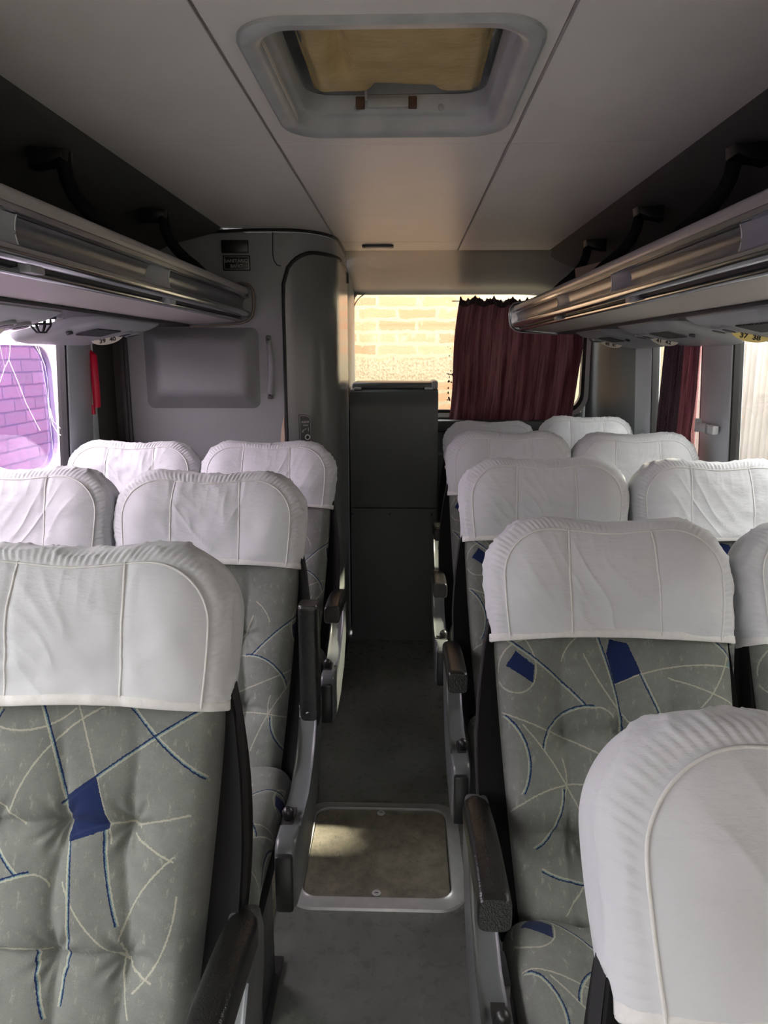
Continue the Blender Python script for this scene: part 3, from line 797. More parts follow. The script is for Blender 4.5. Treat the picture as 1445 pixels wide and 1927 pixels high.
# grab handle
bm = bmesh.new()
P = []
for k in range(15):
    q = k/14; P.append((-.537 + .010*math.sin(math.pi*q), 2.948 - .032*math.sin(math.pi*q)**.5, 1.512 - .212*q))
tube(bm, P, .0085, 10, sx=1.25, sy=.8, up=Vector((0, 1, 0))); gh = obj('grab_handle', bm, M['unit'], tc)
for z in (1.512, 1.300):
    bm = bmesh.new(); box(bm, -.549, -.527, 2.938, 2.949, z-.016, z+.016, bev=.005); obj('foot', bm, M['panelgrey'], gh)
    bm = bmesh.new(); disc(bm, (-.538, 2.9355, z), .0045, .003, axis='y', n=12); obj('screw', bm, M['ink'], gh)
# signs
bm = bmesh.new(); box(bm, -.705, -.603, 2.936, 2.95, 1.832, 1.878, bev=.003); obj('indicator', bm, M['black'], tc)
bm = bmesh.new(); box(bm, -.702, -.598, 2.940, 2.95, 1.768, 1.824, bev=.003); sg = obj('sign', bm, M['black'], tc)
bm = bmesh.new(); ringprism(bm, rrect(-.697, -.603, 1.773, 1.819, .003, 3), rrect(-.6955, -.6045, 1.7745, 1.8175, .002, 3), 'y', 2.9388, 2.940); obj('border', bm, M['silver_ink'], sg)
text('lettering', 'SANITÁRIO', .0178, M['silver_ink'], sg, (-.650, 2.9394, 1.803), (R(90), 0, 0), bold=.0002)
text('lettering', 'BAÑO', .0168, M['silver_ink'], sg, (-.650, 2.9394, 1.7845), (R(90), 0, 0), bold=.0002)
# door: curved sheet standing a little proud
def off(p, q, d):
    t = Vector((q[0]-p[0], q[1]-p[1])).normalized(); return (t.y*d, -t.x*d)
def cpath(u):   # 0..1 along the curved path
    L = [0]
    for a, b in zip(path, path[1:]): L.append(L[-1] + math.hypot(b[0]-a[0], b[1]-a[1]))
    s_ = u*L[-1]
    for i in range(len(path)-1):
        if s_ <= L[i+1] + 1e-9:
            f = (s_-L[i])/(L[i+1]-L[i]); a, b = path[i], path[i+1]
            n_ = off(a, b, 1); return (a[0]+(b[0]-a[0])*f, a[1]+(b[1]-a[1])*f, n_[0], n_[1])
    a, b = path[-2], path[-1]; n_ = off(a, b, 1); return (b[0], b[1], n_[0], n_[1])
def dp(u, z, d=.008):
    x, y, nx, ny = cpath(u); return (x+nx*d, y+ny*d, z)
bm = bmesh.new()
rows = []
zt = 1.835; rad = .12; Lp = .78
for k in range(49):
    u = .005 + .955*k/48
    ds = min((u-.005)*Lp, 9)
    z1 = zt - (rad - math.sqrt(max(0, rad**2-(rad-min(ds, rad))**2)))
    dr = (.96-u)*Lp
    if dr < .05: z1 = min(z1, zt - (.05-math.sqrt(max(0, .05**2-(.05-dr)**2))))
    rows.append([dp(u, z) for z in [.05 + (z1-.05)*j/12 for j in range(13)]])
back = [[(p[0]*1, p[1], p[2]) for p in r] for r in rows]
grid(bm, rows)
edge = [r[-1] for r in rows]
dr_ = obj('door', bm, M['door'], tc, auto=60)
bm = bmesh.new()
gpath = [dp(.003, z, .004) for z in [.05+.1*k for k in range(17)]] + [(e[0], e[1], e[2]+.004) for e in edge]
gpath = [p for p in gpath if True]
tube(bm, gpath, .0075, 8, up=Vector((0, 1, 0))); obj('gasket', bm, M['rubber'], dr_)
bm = bmesh.new(); tube(bm, [dp(0, top, .002), dp(0, 1.80, .002)] and [(-.51, 2.9485, ZC-.01), (-.512, 2.9485, 1.83), (-.508, 2.9485, 1.805), (-.498, 2.9485, 1.79), (-.482, 2.9485, 1.785)], .0018, 6, up=Vector((0, 1, 0))); obj('panel_joint', bm, M['seam'], tc)
bm = bmesh.new(); prism(bm, [(-.500, 1.10), (-.484, 1.10), (-.484, 1.225), (-.490, 1.20), (-.497, 1.16), (-.501, 1.12)], 'y', 2.942, 2.95, bev=.001); obj('latch_plate', bm, plain('beige_plate', lin(200, 176, 160), .5), tc)
# door latch decal, flat plate against the curved door
xx, yy, nx, ny = cpath(.085)
ang = math.atan2(ny, nx) + math.pi/2
dc = bpy.data.objects.new('x', None); bpy.data.objects.remove(dc)
bm = bmesh.new(); pts = [(-.026, -.06), (.024, -.06), (.026, .035), (.018, .050), (.002, .058), (-.026, .058)]
prism(bm, pts, 'y', -.002, .004, bev=.001)
pl = obj('latch_label', bm, M['legsteel'], dr_, loc=(xx+nx*.013, yy+ny*.013, 1.165), rot=(0, 0, ang))
inner = [(a*.90, b*.94) for a, b in pts]; inner2 = [(a*.86, b*.91) for a, b in pts]
bm = bmesh.new(); ringprism(bm, inner, inner2, 'y', -.0026, -.002); obj('outline', bm, M['silver_ink'], pl)
text('lettering', 'ABRIR', .0125, M['silver_ink'], pl, (0, -.0024, .028), (R(90), 0, 0))
text('lettering', 'OPEN', .0085, M['silver_ink'], pl, (.001, -.0024, .015), (R(90), 0, 0))
bm = bmesh.new(); ringprism(bm, [(.008+.011*math.cos(R(a)), -.032+.011*math.sin(R(a))) for a in range(0, 360, 20)], [(.008+.0075*math.cos(R(a)), -.032+.0075*math.sin(R(a))) for a in range(0, 360, 20)], 'y', -.004, -.002); obj('keyhole_ring', bm, M['alu'], pl)
bm = bmesh.new(); disc(bm, (.008, -.0035, -.032), .007, .002, axis='y'); obj('keyhole', bm, M['ink'], pl)
bm = bmesh.new(); tube(bm, [(-.012, -.0025, -.006), (.004, -.0025, .002)], .0013, 6); tube(bm, [(.012, -.0025, -.008), (.012, -.0025, .006)], .001, 6); tube(bm, [(-.012+.003*math.cos(R(a)), -.0025, -.009+.003*math.sin(R(a))) for a in range(0, 360, 45)], .0008, 5, closed=True, up=Vector((0, 1, 0))); obj('pictogram', bm, M['silver_ink'], pl)

# red handle on left pillar
t = thing('emergency_handle', 'bright red plastic emergency handle on the left window pillar', 'handle', (-1.165, 2.775, 1.36))
bm = bmesh.new()
rows = []
for k, (z, r_, dx) in enumerate([(.118, .001, -.006), (.108, .006, -.003), (.098, .013, .003), (.09, .015, .006), (.0, .0155, .006), (-.09, .015, .006), (-.098, .014, .005), (-.10, .002, .004)]):
    rows.append([(dx + r_*math.cos(R(a))*.9, r_*math.sin(R(a)), z) for a in range(0, 360, 24)])
grid(bm, rows, close=True); obj('grip', bm, M['red'], t, auto=60)
bm = bmesh.new(); box(bm, -.016, -.004, -.008, .008, -.125, -.088, bev=.003); box(bm, -.018, -.004, -.009, .009, .085, .112, bev=.003); obj('mount', bm, M['red'], t)

# ------------------------------------------------------------------ rear cabinet
cb = thing('rear_cabinet', 'tall dark grey cabinet below the rear window at the aisle end', 'cabinet', (-.073, 3.66, 0))
bm = bmesh.new(); rows = []
for x in (-.205, .226):
    pr = [(.012, .0), (.012, .72)]
    rows.append([(x, y, z) for y, z in [(.006, 0.0), (.006, .70), (.0, .703), (.0, 1.13), (.002, 1.2), (.010, 1.25), (.028, 1.278), (.05, 1.288), (.62, 1.288), (.62, 0)]])
vr = grid(bm, rows, close=True); bm.faces.new(vr[0]); bm.faces.new(vr[1][::-1]); obj('body', bm, M['cabinet'], cb, auto=30)
bm = bmesh.new(); box(bm, -.205, .226, -.0015, .005, .7025, .7055); obj('panel_joint', bm, M['seam'], cb)
for x in (-.2, -.01, .2):
    bm = bmesh.new(); disc(bm, (x, -.001, .672), .005, .008, axis='y', n=12, bev=.001); obj('screw', bm, M['black'], cb)
bm = bmesh.new(); box(bm, -.20, .212, .06, .36, 1.289, 1.322, bev=.012, seg=3); ld = obj('lid', bm, M['cabinet'], cb)
bm = bmesh.new(); box(bm, .195, .225, .05, .30, 1.289, 1.330, bev=.008, seg=3); obj('lid_edge', bm, M['unit'], ld)
for x in (-.17, .18):
    bm = bmesh.new(); box(bm, x-.02, x+.02, .04, .062, 1.288, 1.300, bev=.004); obj('latch', bm, M['white_clip'], ld)

# rear ledge right of the cabinet
bm = bmesh.new(); box(bm, .16, 1.02, 4.30, 4.40, 1.02, 1.09, bev=.015, seg=3); struct('trim_11', bm, M['cabinet'])
bm = bmesh.new(); box(bm, .16, 1.05, 4.25, 4.40, 0, .90, bev=.01); struct('wall_rear', bm, M['cabinet'])

# ------------------------------------------------------------------ curtains
def curtain(name, label, cat, mapf, nu, nv, mats, hdr=.0, split=None):
    t = thing(name, label, cat)
    bm = bmesh.new(); uvl = bm.loops.layers.uv.new('UVMap')
    V = [[bm.verts.new(mapf(i/nu, j/nv)) for i in range(nu+1)] for j in range(nv+1)]
    for j in range(nv):
        for i in range(nu):
            f = bm.faces.new((V[j][i], V[j][i+1], V[j+1][i+1], V[j+1][i]))
            for lp, (a, b) in zip(f.loops, ((i, j), (i+1, j), (i+1, j+1), (i, j+1))): lp[uvl].uv = (a/nu*1.0, b/nv*1.0)
            if split and i/nu < split: f.material_index = 1
    o = obj('cloth', bm, mats, t, auto=80); m = o.modifiers.new('thickness', 'SOLIDIFY'); m.thickness = .0015
    return t
def rc(u, v):   # rear curtain
    x0 = .292 - .062*v**1.1 - .01*math.sin(v*6); x1 = .985 + .015*v - .09*max(0, v-.35)
    x = x0 + (x1-x0)*u
    z1 = 1.762 - .006*math.sin(u*40) - .010*abs(math.sin(u*23)) + (.0 if u > .25 else .006)
    z = z1 + (1.02-z1)*v
    amp = .010*(.4+.9*v)
    fold = math.sin(u*46 + 1.2*math.sin(v*2.3) + 2*noise.noise(Vector((u*3, v, 0)))) * amp + .012*noise.noise(Vector((u*9, v*1.4, 2)))
    diag = .014*math.exp(-(((u-.95)+(v-.4)*.55)/.06)**2)*(v > .1) + .012*math.exp(-(((u-.14)-.05*v)/.03)**2)*min(1, v*2)
    return (x, 4.335 + fold - diag, z)
ct = curtain('rear_curtain', 'burgundy striped curtain hanging across the right of the rear window', 'curtain', rc, 220, 60, [M['curtain']])
bm = bmesh.new(); rows = []
for k in range(221):
    u = k/220; p = rc(u, 0); q = rc(u, .045)
    r_ = .006*math.sin(u*120) + .004*math.sin(u*211)
    rows.append([(p[0], p[1]-.004, p[2]+.004+r_), (p[0], p[1]-.006+r_*.6, p[2]-.010), (q[0], q[1]-.003, q[2])])
grid(bm, rows); obj('header', bm, M['curtain_hdr'], ct)
bm = bmesh.new(); tube(bm, [(.25, 4.345, 1.752), (.6, 4.345, 1.750), (1.02, 4.345, 1.752)], .003, 6); obj('cord', bm, M['white_clip'], ct)
bm = bmesh.new(); tube(bm, [(.20, 4.32, 1.055), (.215, 4.315, 1.045), (.24, 4.315, 1.05), (.26, 4.32, 1.06)], .007, 8); obj('tie', bm, M['black'], ct)

def scv(u, v):  # side curtain, gathered
    y = 2.845 + (.36 + .05*math.sin(v*2.2))*u
    x = wx(1, 1.3) - .012 - .020*(1+math.sin(u*42 + v*1.8 + 2*noise.noise(Vector((u*5, v*2, 0)))))*.7 - .005*u
    return (x, y, 1.55 - .73*v)
curtain('side_curtain', 'dark grey and burgundy curtain gathered at the right side window', 'curtain', scv, 160, 40, [M['curtain'], M['curtain_grey']][::1], split=None)
# rear part of the gathered curtain shows its grey lining
cobj = [o for o in C.objects if o.name.startswith('cloth')][-1]
for p in cobj.data.polygons:
    if (p.index % 160)/160 > .42: p.material_index = 1
t = thing('curtain_clip', 'pale plastic curtain holder strap across the right pillar', 'clip', (1.088, 2.70, 1.195))
bm = bmesh.new(); box(bm, -.018, .004, -.06, .09, -.016, .016, bev=.005, seg=3); obj('strap', bm, M['white_clip'], t)
bm = bmesh.new(); box(bm, -.021, -.005, -.012, .004, -.018, .018, bev=.003); obj('catch', bm, M['unit'], t)
bm = bmesh.new(); box(bm, -.022, .0, .085, .10, -.02, .03, bev=.003); obj('hook', bm, M['white_clip'], t)

# ------------------------------------------------------------------ seats
VH, VT = .462, .690
HW = .2275
outline = []
def mk_outline():
    pts = []
    a0, a1 = .226, .236
    for k in range(24): q = k/24; pts.append((-(a0 + (a1-a0)*math.sin(q*math.pi/2)), VH + .128*q))
    for k in range(40):
        a = R(180 - 90*k/40); pts.append((-(a1-.105) + .105*math.cos(a), VH+.128 + (VT-VH-.128)*math.sin(a)))
    n = 44; xs = -(a1-.105)
    for k in range(n): pts.append((xs*(1-k/n), VT - .009*math.sin(math.pi/2*k/n)**2))
    full = pts + [(0, VT-.009)] + [(-x, z) for x, z in pts[::-1]]
    # resample evenly
    L = [0]
    for a, b in zip(full, full[1:]): L.append(L[-1] + math.hypot(b[0]-a[0], b[1]-a[1]))
    NN = 300; out = []; i = 0
    for k in range(NN+1):
        s_ = L[-1]*k/NN
        while i < len(full)-2 and L[i+1] < s_: i += 1
        f = (s_-L[i])/(L[i+1]-L[i]); out.append((full[i][0]+(full[i+1][0]-full[i][0])*f, full[i][1]+(full[i+1][1]-full[i][1])*f))
    return out, L[-1]
OUT, OLEN = mk_outline()
ANG = [math.atan2(z-VH, x) for x, z in OUT]
def s_of(x, z):
    a = math.atan2(z-VH+1e-9, x)
    lo = 0
    best = min(range(0, len(OUT), 2), key=lambda i: abs(ANG[i]-a))
    ro = math.hypot(OUT[best][0], OUT[best][1]-VH); return math.hypot(x, z-VH)/ro, best
SE = .865
def wr_noise(x, z, seed):
    p = Vector((x*7+seed*3.1, z*16, seed))
    a = noise.noise(p)*.0055 + noise.noise(p*2.3)*.0028
    q = x*.8 + z*.6
    b = (1-abs(noise.noise(Vector((q*26, (x-z)*5, seed*5)))))**6 * .0040
    # folds gathered under the top seam
    c = max(0, (z-(VT-.12))/.12)**1.5 * (1-abs(noise.noise(Vector((x*34, z*5, seed*2.7+4)))))**5 * .005
    d = 0
    if 3.4 < seed < 4: d = max(0, (z-(VT-.17))/.17)*math.exp(-((x+.0)/.11)**2)*(1-abs(noise.noise(Vector((x*22-z*8, z*6+x*5, 9)))))**5*.013
    return a + b*.6 + c + d
def front_y(x, z, s, seed):
    q = min(1, s/SE)
    y = -.030 + .013*q**5
    zz = (z-VH)/(VT-VH)
    y += .012*(1-zz)**3 * 1.0                 # tucks back towards the hem
    y -= .010*math.exp(-((abs(x)-.155)/.05)**2)*math.sin(min(1, zz*1.05)*math.pi)  # side bolsters
    y += .003*math.exp(-((abs(x)-.082)/.006)**2)
    return y - wr_noise(x, z, seed)*min(1, 1.6*(1-q)+.35)
def cover_mesh(seed):
    bm = bmesh.new(); rings = []; rnd = random.Random(seed)
    def hemw(x): return .004*noise.noise(Vector((x*6, seed, 0))) + .005*math.cos(x*9)*1
    def pt(i, s, y):
        x, z = OUT[i]; X = x*s; Z = VH + (z-VH)*s
        k = max(0, 1-(Z-VH)/.06); Z += hemw(X)*k - .004*k
        return X, Z
    for k in range(2, 27):
        s = SE*k/26; row = []
        for i in range(len(OUT)):
            X, Z = pt(i, s, 0); row.append((X, front_y(X, Z, s, seed), Z))
        rings.append(row)
    for k in range(1, 13):
        ph = R(90*k/12); s = SE + (1-SE)*math.sin(ph); row = []
        for i in range(len(OUT)):
            X, Z = pt(i, s, 0)
            q = i/len(OUT); arc_ = q*OLEN
            fr = arc_*2*math.pi/.011 + 2.5*noise.noise(Vector((arc_*22, seed, 0)))
            gate = .35 + .65*abs(noise.noise(Vector((arc_*9, seed*2, 1))))*1.6
            topd = math.sin(math.pi*min(1, max(0, q)))
            pk = .0013*gate*math.sin(fr)*math.exp(-((k-3.0)/3.2)**2)
            big = .0065*noise.noise(Vector((X*9+seed, Z*9, k*.10+seed)))*math.sin(ph)
            fold = (1-abs(noise.noise(Vector((arc_*16, k*.22, seed*3)))))**6*.008*math.sin(ph*1.0)
            y = -.017 + .052*(1-math.cos(ph)) + .012*max(0, 1-(Z-VH)/(VT-VH))**3*math.cos(ph)
            d = Vector((X, Z-VH-.05)).normalized()
            amt = pk + big + fold
            row.append((X + d.x*amt*.8, y - pk*.9, Z + d.y*amt*.8*(1 if Z > VH+.02 else 0)))
        rings.append(row)
    for (s, y) in ((1.0, .055), (.995, .075), (.965, .092), (.90, .102), (.7, .108), (.4, .11), (.05, .11)):
        row = []
        for i in range(len(OUT)):
            X, Z = pt(i, s, 0); row.append((X, y + .004*noise.noise(Vector((X*8, Z*8, seed))), Z))
        rings.append(row)
    # bottom centre fan
    vr = grid(bm, rings)
    c = bm.verts.new((0, front_y(0, VH, 0, seed), VH-.004+hemw(0)))
    for i in range(len(OUT)-1): bm.faces.new((c, vr[0][i+1], vr[0][i]))
    hem = [rings[k][0] for k in range(len(rings)-2, -1, -1)] + [rings[k][-1] for k in range(len(rings)-1)]
    return bm, hem, rings
covers = {}
def ribbon(bm, path, r, sx=1, sy=1): tube(bm, path, r, 6, sx=sx, sy=sy, up=Vector((0, 1, 0)))
for sd in range(4):
    bm, hem, rings = cover_mesh(sd*1.7+.3)
    o = obj('headrest_cover', bm, M['cover'], auto=180)
    cov = o.data; bpy.data.objects.remove(o)
    # hem band
    b2 = bmesh.new(); rows = []
    hem2 = hem[::1]
    for (x, y, z) in hem2:
        nrm = Vector((x*.5, y-.045)).normalized() if abs(x) > .19 else Vector((0, -1))
        rows.append([(x+nrm.x*.001, y+nrm.y*.001, z+.013), (x+nrm.x*.0028, y+nrm.y*.0028, z+.012), (x+nrm.x*.003, y+nrm.y*.003, z), (x+nrm.x*.001, y+nrm.y*.001, z-.002), (x-nrm.x*.002, y-nrm.y*.002, z-.001)])
    grid(b2, rows); o = obj('hem', b2, M['coverseam'], auto=60); hemm = o.data; bpy.data.objects.remove(o)
    b3 = bmesh.new()
    seamring = rings[24]; ribbon(b3, [(p[0], p[1]-.0003, p[2]) for p in seamring[::2]], .0019)
    o = obj('edge_seam', b3, M['coverseam'], auto=180); es = o.data; bpy.data.objects.remove(o)
    vs = []
    for sx_ in (-1, 1):
        b4 = bmesh.new(); P = []
        for k in range(41):
            z = VH + .004 + (.985*(VT-VH)*SE)*k/40; x = sx_*(.082 - .004*(k/40) + .003*math.sin(k/40*3))
            s_, _ = s_of(x, z); s_ = min(s_, SE); P.append((x, front_y(x, z, s_, sd*1.7+.3)-.0002, z))
        ribbon(b4, P, .0022); o = obj('panel_seam', b4, M['coverseam'], auto=180); vs.append(o.data); bpy.data.objects.remove(o)
    covers[sd] = (cov, hemm, es, vs)

# back cushion
TUFTS = [(u, v) for v in (.13, .30) for u in (-.10, 0, .10)]
def back_depth(u, v):
    d = 0
    for tu in (-.10, 0, .10):
        fade = 1/(1+math.exp((v-.40)/.03)); d += .013*math.exp(-abs(u-tu-.006*math.sin(v*25+tu*40))/.013)*fade
        fade2 = 1-fade; d += .002*math.exp(-abs(u-tu)/.012)*fade2
    for (tu, tv) in TUFTS:
        r_ = math.hypot(u-tu, v-tv); d += .024*math.exp(-r_/.022)
        a = math.atan2(v-tv, u-tu); d += .003*math.sin(a*9)*math.exp(-((r_-.022)/.018)**2)
        d += .007*math.exp(-abs(v-tv)/.009)*math.exp(-((abs(u-tu)-.03)/.05)**2)
    d -= .006*math.sin(max(0, min(1, (v)/.45))*math.pi)
    return d
def back_mesh():
    bm = bmesh.new(); uvl = bm.loops.layers.uv.new('UVMap'); NU, NV = 110, 120
    rows = []; uvs = []
    for j in range(NV+1):
        v = -.02 + .52*j/NV; row = []; ur = []
        hw = .224 - .032*max(0, 1-v/.46)**1.3
        for i in range(NU+1):
            t = -1 + 2*i/NU
            # superelliptic front with rolled sides
            ta = abs(t)
            if ta < .86: x = t/.86*(hw-.028); y = -.000 + .006*(ta/.86)**2
            else:
                a = (ta-.86)/.14*R(110); x = math.copysign((hw-.028) + .028*math.sin(a), t); y = .006 + .045*(1-math.cos(a))
            uu = t/.86*(hw-.028) if ta < .86 else math.copysign(hw-.028+(ta-.86)/.14*.05, t)
            if ta < .93: y += back_depth(x, v)*min(1, (1-ta)/.14)
            y -= .014*math.exp(-((abs(x)-.165)/.05)**2)*(.5+.5*math.sin(min(1, max(0, v/.46))*math.pi))
            row.append((x, y, v)); ur.append((uu, v))
        rows.append(row); uvs.append(ur)
    V = [[bm.verts.new(p) for p in r] for r in rows]
    for j in range(NV):
        for i in range(NU):
            f = bm.faces.new((V[j][i], V[j][i+1], V[j+1][i+1], V[j+1][i]))
            for lp, (a, b) in zip(f.loops, ((i, j), (i+1, j), (i+1, j+1), (i, j+1))): lp[uvl].uv = uvs[b][a]
    return bm
o = obj('backrest', back_mesh(), [M['plush_r']], auto=180); backm = o.data; bpy.data.objects.remove(o)
bml = backm.copy(); bml.materials[0] = M['plush_l']; bmm = backm.copy(); bmm.materials[0] = M['plush_m']
BACK = {'r': backm, 'l': bml, 'm': bmm}

def cushion_mesh():
    bm = bmesh.new(); uvl = bm.loops.layers.uv.new('UVMap'); NU, NV = 60, 70; rows = []; uvs = []
    for j in range(NV+1):
        q = j/NV; row = []; ur = []
        # profile from crease forward then rolling down the front
        L = .56*q
        if L < .36: y = -L; z = .010 + .016*math.sin(L/.36*math.pi*.6) - .02*math.exp(-L/.02)
        else:
            a = min((L-.36)/.05, R(95)); 
            y = -.36 - .05*math.sin(a); z = .010+.016*.95 - .05*(1-math.cos(a))
            if L > .36 + .05*R(95): z -= (L - .36 - .05*R(95)); y += (L - .36 - .05*R(95))*.12
        for i in range(NU+1):
            t = -1+2*i/NU; ta = abs(t); hw = .222
            if ta < .8: x = t/.8*(hw-.035); dz = 0
            else:
                a = (ta-.8)/.2*R(100); x = math.copysign(hw-.035+.035*math.sin(a), t); dz = -.045*(1-math.cos(a))
            uu = t*hw*1.1
            bo = .010*math.exp(-((abs(x)-.16)/.05)**2) - .006*math.exp(-abs(abs(x)-.09)/.012)*(L < .33)
            zz = z + dz + bo*(1 if L < .4 else .3) + .003*noise.noise(Vector((x*14, L*14, 3)))
            row.append((x, y - (.0 if L < .36 else bo), zz)); ur.append((uu, .44-L*.9))
        rows.append(row); uvs.append(ur)
    V = [[bm.verts.new(p) for p in r] for r in rows]
    for j in range(NV):
        for i in range(NU):
            f = bm.faces.new((V[j][i], V[j][i+1], V[j+1][i+1], V[j+1][i]))
            for lp, (a, b) in zip(f.loops, ((i, j), (i+1, j), (i+1, j+1), (i, j+1))): lp[uvl].uv = uvs[b][a]
    return bm
o = obj('seat_cushion', cushion_mesh(), [M['plush_r']], auto=180); cm = o.data; bpy.data.objects.remove(o)
cml = cm.copy(); cml.materials[0] = M['plush_l']; cmm = cm.copy(); cmm.materials[0] = M['plush_m']
CUSH = {'r': cm, 'l': cml, 'm': cmm}
def keep(name, bm, mat, auto=40):
    o = obj(name, bm, mat, auto=auto); m = o.data; bpy.data.objects.remove(o); return m
# dark rear shell; the aisle side bulges past the cushion
def shell_hw(v, b):
    q = max(0, min(1, (v+.06)/.60)); return .208 + (.040 if b else .014)*math.sin(q*math.pi)**.8
SHELLS = {}
for b in (0, 1):
    bm = bmesh.new(); rows = []
    for j in range(33):
        v = -.04 + .56*j/32; hl, hr = shell_hw(v, 0), shell_hw(v, b)
        yb = .085 + .035*math.sin(max(0, min(1, v/.5))*math.pi)
        rows.append([(x*(hl if x < 0 else hr), y, v) for x, y in ((-.94, .040), (-1, .030), (-1.0, yb*.6), (-.985, yb), (-.9, yb+.02), (-.3, yb+.03), (.3, yb+.03), (.9, yb+.02), (.985, yb), (1.0, yb*.6), (1, .022), (.92, .036))])
    vr = grid(bm, rows, close=True); bm.faces.new(vr[0]); bm.faces.new(vr[-1][::-1]); SHELLS[b] = keep('back_shell', bm, M['shell'])
bm = bmesh.new(); box(bm, -.20, .20, -.36, .0, -.16, -.045, bev=.02, seg=3); PAN = keep('seat_pan', bm, M['shell'])
def armrest_mesh():
    bm = bmesh.new(); rows = []
    for k in range(21):
        q = k/20; y = -.19 + .30*q
        wd = .023 if q < .9 else .023*math.sqrt(max(.15, 1-((q-.9)/.1)**2))
        h = .026 + .004*math.sin(q*math.pi) - (.006*q)
        zc_ = -.010*math.sin(q*math.pi*.9)*-1 - .012*q
        if k == 0: rows.append([(x*.90*wd, y-.0005, zc_ + z*h*.88) for x, z in S2]); 
        rows.append([(x*wd, y+(.004 if k == 0 else 0), zc_ + z*h) for x, z in S2])
    vr = grid(bm, rows, close=True); bm.faces.new(vr[0]); bm.faces.new(vr[-1][::-1]); return bm
S2 = []
for k in range(28):
    a = 2*math.pi*k/28; e = .45
    S2.append((math.copysign(abs(math.cos(a))**e, math.cos(a)), math.copysign(abs(math.sin(a))**e, math.sin(a))))
ARM = keep('armrest', armrest_mesh(), M['arm'], 50)
prof = [(.115, .155), (.085, .165), (.045, .150), (.022, .115), (-.005, .07), (-.05, .040), (-.13, .022), (-.20, .018), (-.25, .028), (-.30, .040), (-.320, .030), (-.328, .0), (-.328, -.075), (-.315, -.10), (-.25, -.115), (-.12, -.105), (.02, -.07), (.09, -.01), (.125, .05), (.135, .11)]
bm = bmesh.new(); prism(bm, prof, 'x', -.020, .020, bev=.009, seg=3); SIDE = keep('side_panel', bm, M['panelgrey'], 50)
bm = bmesh.new(); box(bm, -.017, .015, -.336, -.320, -.096, .020, bev=.005); SIDEB = keep('front_end', bm, M['black'])
bm = bmesh.new(); tube(bm, [(0, -.215, -.005), (0, -.222, .020), (0, -.230, .045), (0, -.234, .053)], [.008, .011, .012, .006], 10, sy=1); KNOB = keep('recline_knob', bm, M['black'], 60)
bm = bmesh.new(); box(bm, -.010, .010, -.255, -.19, .012, .0275); NOTCH = keep('lever_slot', bm, M['ink'])
bm = bmesh.new(); disc(bm, (-.0, .019, .125), .0055, .004, axis='y', n=12, bev=.001); SCREW = keep('screw', bm, M['alu'])
bm = bmesh.new(); box(bm, -.018, .018, -.10, .05, -.540, -.10, bev=.004); box(bm, -.03, .03, -.24, .10, -.540, -.525, bev=.003); LEG = keep('leg', bm, M['legsteel'])
bm = bmesh.new()
rows = [[(x, y, z) for x, y in ((-.022, 0), (.022, 0.004))] for z in (0,)]
P = [(shell_hw(v, 1)+.001, .052, v) for v in (.51, .45, .36, .27, .18, .09, .0)]
tube(bm, P, [.022, .022, .021, .020, .018, .016, .012], 8, sx=.9, sy=.10, up=Vector((1, 0, 0))); BELT = keep('seat_belt', bm, M['blackcloth'], 60)
bm = bmesh.new(); box(bm, -.004, .004, -.012, .012, -.06, .03, bev=.003); BUCK = keep('buckle', bm, M['chrome_soft'])

HZ = .54
def child(name, me, parent, loc=(0, 0, 0), rot=(0, 0, 0), scale=None):
    o = bpy.data.objects.new(name, me); C.objects.link(o); o.parent = parent; o.location = loc; o.rotation_euler = rot
    if scale: o.scale = scale
    return o
def seat(x, y, lean, aisle, pat, sd, label, group, arm_up=False, armdx=0, yaw=0, sw=.975, flipc=1, dz=0):
    """x centre, y hinge; aisle = side of the aisle in x (-1/+1) or 0"""
    t = thing('bus_seat', label, 'seat', (x, y, HZ-dz), group=group)
    rx = -R(lean)
    child('backrest', BACK[pat], t, rot=(rx, 0, 0), scale=(sw, 1, 1))
    child('back_shell', SHELLS[1 if aisle else 0], t, rot=(rx, 0, 0), scale=((aisle or 1), 1, 1))
    cov, hem, es, vs = covers[sd]
    sc_ = (sw*flipc, 1, 1)
    c = child('headrest_cover', cov, t, rot=(rx, 0, yaw), scale=sc_)
    child('hem', hem, c); child('edge_seam', es, c)
    for v in vs: child('panel_seam', v, c)
    child('seat_cushion', CUSH[pat], t, scale=(sw, 1, 1)); child('seat_pan', PAN, t)
    child('leg', LEG, t, loc=(.15, -.08, dz)); child('leg', LEG, t, loc=(-.15, -.08, dz))
    if aisle:
        ax = aisle*(.252+armdx)
        sp = child('side_panel', SIDE, t, loc=(ax, 0, 0))
        child('front_end', SIDEB, sp); child('screw', SCREW, sp); child('lever_slot', NOTCH, sp, loc=(-aisle*.006, 0, 0))
        child('recline_knob', KNOB, t, loc=(ax - aisle*.008, 0, 0))
        if arm_up: child('armrest', ARM, t, loc=(ax+aisle*.004, .045, .190), rot=(R(-90), 0, 0))
        else: child('armrest', ARM, t, loc=(ax+aisle*.004, -.02, .166), rot=(R(-5), 0, 0))
        b = child('seat_belt', BELT, t, loc=(0, 0, 0), rot=(rx, 0, 0), scale=(aisle, 1, 1))
        child('buckle', BUCK, b, loc=(.232, .018, .12), rot=(R(25), 0, 0))
    return t
GR, GL = 'seats right of the aisle', 'seats left of the aisle'
RX1, RX2 = .3775, .842; LX1, LX2 = -.472, -.934
seat(.386, .25, 29, -1, 'r', 0, 'nearest seat right of the aisle, white headrest cover filling the bottom corner', GR, dz=-.018)
seat(RX1, 1.07, 27, -1, 'r', 1, 'aisle seat in the second row on the right, with blue diamonds below its cover', GR, sw=.96)
